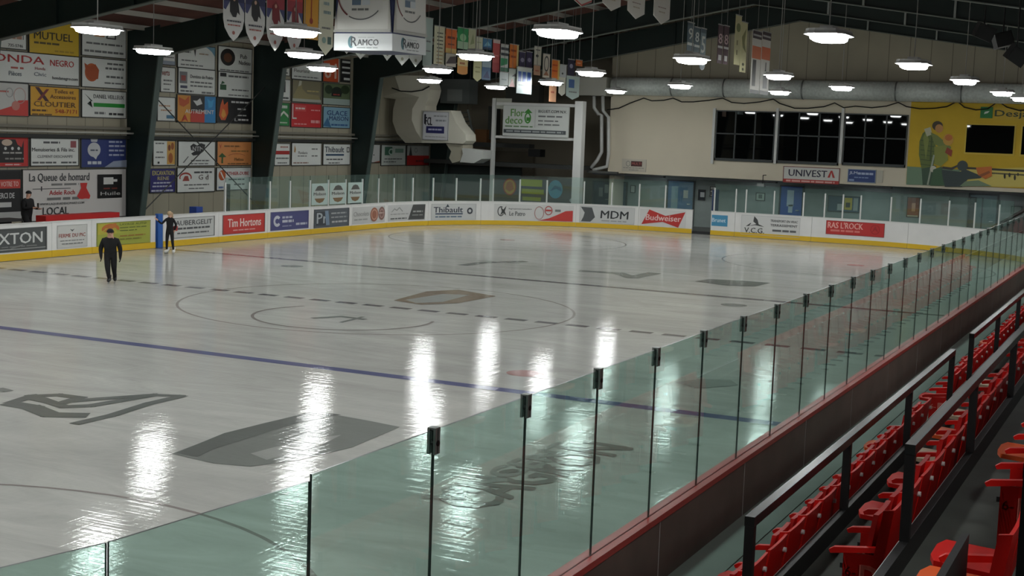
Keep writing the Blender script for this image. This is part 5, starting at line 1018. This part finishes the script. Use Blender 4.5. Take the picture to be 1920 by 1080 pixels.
# ================================================================== SCOREBOARD
r = empty('scoreboard', (.15, -.45, 0), 'four-sided white hanging scoreboard with a lettered strip round its base', 'scoreboard')
h = .75; zb_, zm, zt_ = 5.80, 6.17, 7.5
MB().box((-h+.02, -h+.02, zb_), (h-.02, h-.02, zt_), mat((34, 44, 84), .5)).build('core', r)
for k, a in enumerate((0, 90, 180, 270)):
    R_ = Matrix.Rotation(math.radians(a), 4, 'Z')
    def T(x, y, z): return tuple(R_ @ Vector((x, y, z)))
    MB().prism([T(-h, -h-.004, zb_), T(h, -h-.004, zb_), T(h, -h-.004, zm), T(-h, -h-.004, zm)], R_ @ Vector((0, .03, 0)), flat((206, 210, 210))).build('base_strip', r)
    st_ = r.children[-1] if len(r.children) else None
    st_ = [o for o in bpy.data.objects if o.name.startswith('base_strip')][-1]
    pr = Print(lambda u, v, d, T=T: T(-h+u, -h-.004-d, zb_+v), 2*h, zm-zb_); pr.draw([('e', .3, .5, .055, .36, (60, 110, 120)), ('e', .33, .5, .04, .28, (200, 210, 210)), ('t', 'R', .3, .26, .54, (40, 50, 56), .1), ('t', 'AMCO', .41, .3, .36, (34, 40, 44), .36), ('l', .4, .14, .36, .05, (120, 126, 126)), ('l', .42, .76, .3, .03, (150, 156, 156))]); pr.build(st_)
    w0, w1 = h-.03, h-.16
    MB().prism([T(-w0, -h-.03, zm+.03), T(w0, -h-.03, zm+.03), T(w1, -h+.0, zt_), T(-w1, -h+.0, zt_)], R_ @ Vector((0, .03, 0)), flat((190, 190, 182))).build('face_panel', r)
    fp = [o for o in bpy.data.objects if o.name.startswith('face_panel')][-1]
    f = lambda u, v, d, T=T: T(-w0+u, -h-.032-d+v*.022, zm+.03+v); WW, HH = 2*w0, 1.3
    pr = Print(f, WW, HH); pr.draw([('r', .05, .05, .95, .97, (206, 206, 200)), ('r', .30, .55, .62, .98, (150, 160, 170)), ('r', .30, .45, .46, .56, (90, 110, 130)), ('r', .48, .45, .62, .56, (196, 204, 208)), ('l', .3, .36, .3, .035, (110, 112, 110)), ('o', .46, .62, .42, .42, .025, (110, 50, 50), 185, 235), ('o', .46, .62, .42, .42, .018, (90, 92, 92), 240, 320)]); pr.build(fp)
    fr = MB()
    for (x0, z0, x1, z1) in ((-w0, zm+.03, w0, zm+.08),): fr.prism([T(x0, -h-.05, z0), T(x1, -h-.05, z0), T(x1, -h-.05, z1), T(x0, -h-.05, z1)], R_ @ Vector((0, .02, 0)), flat((170, 170, 164)))
    fr.build('frame', fp)
for sx in (-.5, .5):
    MB().tube([(sx, 0, zt_), (sx, 0, 10.2)], .03, mat((120, 120, 120), .4), 8).build('hanger', r)
# speakers at the far right roof
r0 = None
for n, (px, py, rr) in enumerate(((1845, 60, .4), (1880, 75, -.3), (1906, 104, .6))):
    p = ony(px, py, (12.6, 14.2, 11.2)[n]); o = empty('hanging_speaker', tuple(p), ['black roof speaker, left of the cluster at the top right', 'black roof speaker, middle of the cluster at the top right', 'black roof speaker, lowest of the cluster at the top right'][n], 'speaker', 'roof speakers')
    R_ = Matrix.Rotation(rr, 4, 'Y') @ Matrix.Rotation(.4, 4, 'Z')
    MB().box((-.24, -.2, -.2), (.24, .2, .2), mat((22, 24, 24), .6), R_).build('cabinet', o); MB().box((-.21, -.215, -.17), (.21, -.201, .17), mat((36, 38, 38), .8), R_).build('grille', o)
    MB().tube([(0, 0, .1), (0, 0, rz_bot(p[0])+.9-p[2])], .025, BLACK, 6).build('bracket', o)
# bench side objects
zb = 1.16
a = onx(86, 408, -14.2)[1]; b = onx(224, 404, -14.2)[1]
zt_b = onx(224, 398, -14.2)[2]; o = MB().box((-14.6, a, .45), (-14.2, b, zt_b), mat((186, 30, 28), .5)).build('players_bench'); tag(o, 'long red padded bench box behind the left boards', 'bench')
MB().box((-14.6, a+.1, -.06), (-14.5, b-.1, .45), IRON).build('leg_frame', o)
a = onx(2, 410, -14.0)[1]; b = onx(60, 410, -14.0)[1]
o = MB().box((-14.4, a-1, 1.02), (-13.9, b-.5, 1.10), mat((40, 40, 40), .5)).build('bench_table'); tag(o, 'dark table top beside the standing man behind the left boards', 'table')
MB().box((-14.2, a-.8, -.06), (-14.1, b-.7, 1.02), IRON).build('leg_frame', o)
o, q = wbox('x', -14.0, (355, 367, 387, 400), .3, mat((44, 74, 150), .5), 'water_jug'); tag(o, 'small blue container standing behind the grey framed advert board', 'container')
q0 = q; MB().box((-14.0, q[0], -.06), (-13.7, q[1], q[2]-.001), mat((90, 92, 90), .6)).build('stand', o)
o, q = wbox('x', -13.35, (423, 428, 345, 402), .08, BLACK, 'glass_end_post'); tag(o, 'black end post where the far left rink glass starts', 'post')
# wall brace rods
for n, (y0, y1) in enumerate(((12.0, 19.6),)):
    for k in (0, 1):
        a, b = ((XW+.5, y0, 5.6), (XW+.5, y1, .6)) if k == 0 else ((XW+.6, y1, 5.6), (XW+.6, y0, .6))
        o = MB().tube([a, b], .022, mat((60, 62, 60), .5), 6).build('brace_rod'); tag(o, 'thin diagonal brace rod in front of the %s bay signs, %s' % (('second', 'third')[n], ('falling away from camera', 'rising away from camera')[k]), 'rod', 'diagonal wall brace rods')

# ================================================================== PEOPLE
def figure(name, label, joints, edges, mats, base, rz=0, sub=2):
    """joints: name -> (x, y, z, r); edges: list of (a, b, matkey). One continuous skinned body."""
    names = list(joints); ix = {n: i for i, n in enumerate(names)}
    me = bpy.data.meshes.new('body'); me.from_pydata([joints[n][:3] for n in names], [(ix[a], ix[b]) for a, b, _ in edges], [])
    ob = bpy.data.objects.new('tmp_body', me); COL.objects.link(ob)
    sk = ob.modifiers.new('s', 'SKIN'); sk.use_smooth_shade = True
    if not me.skin_vertices:
        bpy.context.view_layer.objects.active = ob
    lay = me.skin_vertices[0].data
    for n in names:
        r = joints[n][3]; rr = r if isinstance(r, tuple) else (r, r); lay[ix[n]].radius = rr
    lay[ix['pelvis']].use_root = True
    sb = ob.modifiers.new('u', 'SUBSURF'); sb.levels = sub; sb.render_levels = sub
    bpy.context.view_layer.update(); dg = bpy.context.evaluated_depsgraph_get()
    m2 = bpy.data.meshes.new_from_object(ob.evaluated_get(dg)); bpy.data.objects.remove(ob)
    m2.materials.clear(); keys = list(mats)
    for k in keys: m2.materials.append(mats[k])
    J = {n: np.array(joints[n][:3]) for n in names}
    E_ = [(J[a], J[b], keys.index(k)) for a, b, k in edges]
    A = np.array([e[0] for e in E_]); B = np.array([e[1] for e in E_]); K_ = [e[2] for e in E_]; D = B-A; L2 = (D**2).sum(1)
    for p in m2.polygons:
        c = np.array(p.center); t = np.clip(((c-A)*D).sum(1)/L2, 0, 1); d = ((A+t[:, None]*D-c)**2).sum(1); p.material_index = K_[int(d.argmin())]; p.use_smooth = True
    root = empty(name, base, label, 'person', rz=rz)
    m2.name = 'body'; o = bpy.data.objects.new('body', m2); COL.objects.link(o); o.parent = root
    return root
def hand(J, E, side, w, d, s, key='skin'):
    """palm + five curled fingers hanging in direction d from wrist w; s = sideways unit for the spread"""
    w = Vector(w); d = Vector(d).normalized(); s = Vector(s).normalized(); n = d.cross(s)
    p = w+d*.055; J[side+'palm'] = (*p, (.024, .034)); E.append((side+'wrist', side+'palm', key))
    for i, (o_, L) in enumerate(((-.03, .058), (-.010, .066), (.010, .062), (.030, .05))):
        a = p+d*.03+s*o_; b = a+d*L*.5+n*.008; c = b+d*L*.4+n*.018
        for q, (pt, r) in enumerate(((a, .011), (b, .0095), (c, .008))): J['%sf%d%d' % (side, i, q)] = (*pt, r)
        E += [(side+'palm', '%sf%d0' % (side, i), key), ('%sf%d0' % (side, i), '%sf%d1' % (side, i), key), ('%sf%d1' % (side, i), '%sf%d2' % (side, i), key)]
    a = p-d*.01-s*.035+n*.012; b = a+d*.035-s*.012+n*.01
    J[side+'t0'] = (*a, .011); J[side+'t1'] = (*b, .009); E += [(side+'palm', side+'t0', key), (side+'t0', side+'t1', key)]
def head_parts(root, c, r, yaw, skin, hair=None, hat=None, pony=False):
    """head centred at c, facing -y turned by yaw: skull with nose, eyes, mouth and ears; hair or hat"""
    import bmesh
    R_ = Matrix.Translation(c) @ Matrix.Rotation(yaw, 4, 'Z')
    def blob(nm, cc, sc, m, par, seg=16):
        bm = bmesh.new(); bmesh.ops.create_uvsphere(bm, u_segments=seg, v_segments=seg//2+2, radius=1)
        for v in bm.verts: v.co = R_ @ Vector((cc[0]+v.co.x*sc[0], cc[1]+v.co.y*sc[1], cc[2]+v.co.z*sc[2]))
        me = bpy.data.meshes.new(nm); bm.to_mesh(me); bm.free(); me.materials.append(m); me.polygons.foreach_set('use_smooth', [True]*len(me.polygons))
        o = bpy.data.objects.new(nm, me); COL.objects.link(o); o.parent = par; return o
    dk = mat((40, 30, 28), .4)
    for sx in (-1, 1):
        blob('eye', (sx*r*.36, -r*.86, r*.06), (r*.12, r*.08, r*.08), dk, root, 8); blob('ear', (sx*r*.86, 0, -r*.05), (r*.1, r*.2, r*.26), skin, root, 8)
    blob('nose', (0, -r*1.02, -r*.2), (r*.13, r*.18, r*.22), skin, root, 8); blob('mouth', (0, -r*.86, -r*.55), (r*.26, r*.07, r*.06), mat((150, 84, 78), .5), root, 8)
    if hat:
        bm = bmesh.new(); bmesh.ops.create_uvsphere(bm, u_segments=20, v_segments=14, radius=1); bmesh.ops.delete(bm, geom=[v for v in bm.verts if v.co.z < -.1], context='VERTS')
        for v in bm.verts: v.co = R_ @ Vector((v.co.x*r*1.0, v.co.y*r*1.06+r*.02, r*.22+v.co.z*r*1.05))
        me = bpy.data.meshes.new('hat'); bm.to_mesh(me); bm.free(); me.materials.append(hat); me.polygons.foreach_set('use_smooth', [True]*len(me.polygons)); o = bpy.data.objects.new('hat', me); COL.objects.link(o); o.parent = root
        so = o.modifiers.new('t', 'SOLIDIFY'); so.thickness = .012; so.offset = 1
    if hair:
        bm = bmesh.new(); bmesh.ops.create_uvsphere(bm, u_segments=20, v_segments=14, radius=1); bmesh.ops.delete(bm, geom=[v for v in bm.verts if v.co.y < -.35 and v.co.z < .45], context='VERTS')
        for v in bm.verts: v.co = R_ @ Vector((v.co.x*r*1.05, v.co.y*r*1.15+.01, v.co.z*r*1.12+r*.06))
        me = bpy.data.meshes.new('hair'); bm.to_mesh(me); bm.free(); me.materials.append(hair); me.polygons.foreach_set('use_smooth', [True]*len(me.polygons)); o = bpy.data.objects.new('hair', me); COL.objects.link(o); o.parent = root
        if pony: MB().tube([R_ @ Vector(q) for q in ((0, r*1.0, r*.3), (.01, r*1.5, r*.1), (.02, r*1.5, -r*.8), (.02, r*1.25, -r*2.2), (.02, r*1.15, -r*2.9))], [r*.25, r*.32, r*.38, r*.3, r*.06], hair, 10).build('ponytail', root, smooth=True)
CLO = mat((12, 12, 14), .85); PAN = mat((15, 15, 17), .8); SKIN = mat((206, 160, 136), .55)
def skates(root, feet, boot, blade):
    for (x, y, z, rz) in feet:
        M_ = Matrix.Translation((x, y, z)) @ Matrix.Rotation(rz, 4, 'Z')
        b = MB(); b.tube([M_ @ Vector((0, .07, .20)), M_ @ Vector((0, .065, .13)), M_ @ Vector((0, .03, .085)), M_ @ Vector((0, -.08, .075)), M_ @ Vector((0, -.145, .07))], [.052, .05, .052, .042, .026], boot, 12)
        s_ = b.build('skate', root, smooth=True)
        MB().box((-.006, -.14, .0), (.006, .09, .03), blade, M_).box((-.012, -.10, .03), (.012, .06, .045), blade, M_).build('blade', s_)
def person(name, label, base, H, rz, pose, mats, boots, hair=None, hat=None, pony=False, head_r=None, yaw=0):
    k = H/1.75
    J = {n: (v[0]*k, v[1]*k, v[2]*k, tuple(q*k for q in v[3]) if isinstance(v[3], tuple) else v[3]*k) for n, v in pose.items()}
    E = [('pelvis', 'waist', 'top'), ('waist', 'chest', 'top'), ('chest', 'neck', 'top'), ('neck', 'head', 'collar' if 'collar' in mats else 'skin'), ('head', 'crown', 'skin')]
    for s in 'LR':
        E += [('chest', s+'sh', 'top'), (s+'sh', s+'el', 'top'), (s+'el', s+'wrist', 'top'), ('pelvis', s+'hip', 'pants'), (s+'hip', s+'kn', 'pants'), (s+'kn', s+'an', 'pants')]
        w = Vector(J[s+'wrist'][:3]); e = Vector(J[s+'el'][:3]); hand(J, E, s, w, (w-e), (0, -1, 0) if abs((w-e).normalized().y) < .8 else (1, 0, 0), 'hand' if 'hand' in mats else 'skin')
    root = figure(name, label, J, E, mats, base, rz)
    h = Vector(J['head'][:3]); head_parts(root, h+Vector((0, 0, .035*k)), .088*k*(head_r or 1), yaw, mats['skin'], hair, hat, pony)
    an = [(J[s+'an'][0], J[s+'an'][1], 0, q) for s, q in (('L', boots[1][0]), ('R', boots[1][1]))]
    skates(root, an, boots[0], mat((170, 176, 180), .3, .8)); return root
b1 = onz(207, 530, 0)
pose1 = dict(pelvis=(0, 0, .92, (.19, .16)), waist=(0, -.02, 1.08, (.20, .17)), chest=(0, -.06, 1.30, (.23, .18)), neck=(0, -.085, 1.485, (.085, .085)), head=(0, -.14, 1.59, (.10, .108)), crown=(0, -.15, 1.69, (.088, .09)),
 Lsh=(.22, -.05, 1.38, .095), Lel=(.31, -.02, 1.10, .078), Lwrist=(.31, -.08, .86, .052), Rsh=(-.22, -.05, 1.38, .095), Rel=(-.31, -.01, 1.10, .078), Rwrist=(-.29, -.09, .87, .052),
 Lhip=(.10, 0, .86, .13), Lkn=(.11, -.03, .50, .095), Lan=(.13, .17, .16, .055), Rhip=(-.10, 0, .86, .13), Rkn=(-.08, -.14, .50, .095), Ran=(-.04, -.12, .15, .055))
dsk = float(np.dot(M3[2], np.array(b1)-C0)); H1 = (530-431)/F*dsk*1.02
person('person', 'person in black skating towards the camera, black cap, arms hanging at the sides', (b1[0], b1[1], 0), H1, math.radians(38), pose1, dict(top=CLO, pants=PAN, skin=SKIN, hand=CLO), (mat((14, 14, 16), .5), (.1, -.1)), hat=mat((16, 16, 18), .8), head_r=1.2, yaw=0)
b2 = onz(318, 476, 0); dsk = float(np.dot(M3[2], np.array(b2)-C0)); H2 = (476-396)/F*dsk*1.02
pose2 = dict(pose1); pose2.update(chest=(0, .0, 1.32, (.155, .115)), waist=(0, 0, 1.09, (.125, .10)), pelvis=(0, 0, .93, (.14, .12)), neck=(0, .0, 1.48, (.05, .05)), head=(0, -.02, 1.59, (.085, .092)), crown=(0, -.02, 1.67, (.07, .075)),
 Lsh=(.15, 0, 1.39, .055), Lel=(.24, .06, 1.16, .045), Lwrist=(.17, .10, .97, .034), Rsh=(-.15, 0, 1.39, .055), Rel=(-.30, -.10, 1.20, .045), Rwrist=(-.42, -.22, 1.34, .034),
 Lkn=(.12, -.02, .50, .062), Rkn=(-.11, -.02, .50, .062), Lan=(.15, .03, .17, .045), Ran=(-.12, .0, .17, .045), Lhip=(.09, 0, .86, .09), Rhip=(-.09, 0, .86, .09))
r2 = person('person', 'person in black with fair ponytail and white skates holding the blue gate post', (b2[0], b2[1], 0), H2, math.radians(20), pose2, dict(top=CLO, pants=PAN, skin=SKIN), (mat((214, 214, 210), .4), (.3, -.2)), hair=mat((176, 150, 118), .7), pony=False, yaw=math.radians(150))
k = H2/1.75
MB().prism([(.10*k, .10*k, .93*k), (.26*k, .10*k, .93*k), (.27*k, .12*k, 1.1*k), (.2*k, .12*k, 1.16*k), (.1*k, .12*k, 1.1*k)], (0, .07*k, 0), mat((176, 70, 66), .7)).build('mitten_pouch', r2)
MB().tube([(.0, .09*k, 1.66*k), (.02, .16*k, 1.62*k), (.03, .17*k, 1.45*k), (.02, .14*k, 1.2*k)], [.03*k, .05*k, .045*k, .01], mat((176, 150, 118), .7), 10).build('ponytail', r2, smooth=True)
b3 = onx(52, 385, -15.0)
tag(MB().box((-15.5, b3[1]-1.2, -.06), (-14.65, b3[1]+1.0, .30), mat((90, 90, 88), .7)).build('bench_step'), 'grey raised step the man in the dark coat stands on', 'step')
pose3 = dict(pose1); pose3.update(chest=(0, -.02, 1.32, (.19, .14)), neck=(0, -.05, 1.48, (.06, .06)), head=(0, -.09, 1.585, (.085, .095)), crown=(0, -.09, 1.67, (.07, .075)),
 Lel=(.27, -.08, 1.14, .06), Lwrist=(.20, -.34, 1.12, .04), Rel=(-.26, -.06, 1.14, .06), Rwrist=(-.12, -.34, 1.16, .04), Lan=(.13, .04, .12, .055), Ran=(-.12, -.02, .12, .055))
z3 = onx(48, 357, -15.0)[2]
r3 = person('person', 'person in a dark coat and cap standing behind the left boards holding a phone', (-15.05, b3[1], .301), max(1.5, z3-.30), math.radians(100), pose3, dict(top=CLO, pants=PAN, skin=SKIN), (mat((18, 18, 18), .6), (0, 0)), hat=mat((20, 20, 22), .8))
p = (b3[0], b3[1]); 
o = MB().box((-.04, -.005, 0), (.04, .005, .15), mat((16, 16, 18), .2)).build('mobile_phone'); o.location = (-15.05+.42*math.cos(math.radians(10)), b3[1]+.05, .301+1.16*max(1.5, z3-.30)/1.75); o.rotation_euler.z = math.radians(100)
tag(o, 'dark phone held by the person in the dark coat', 'phone')
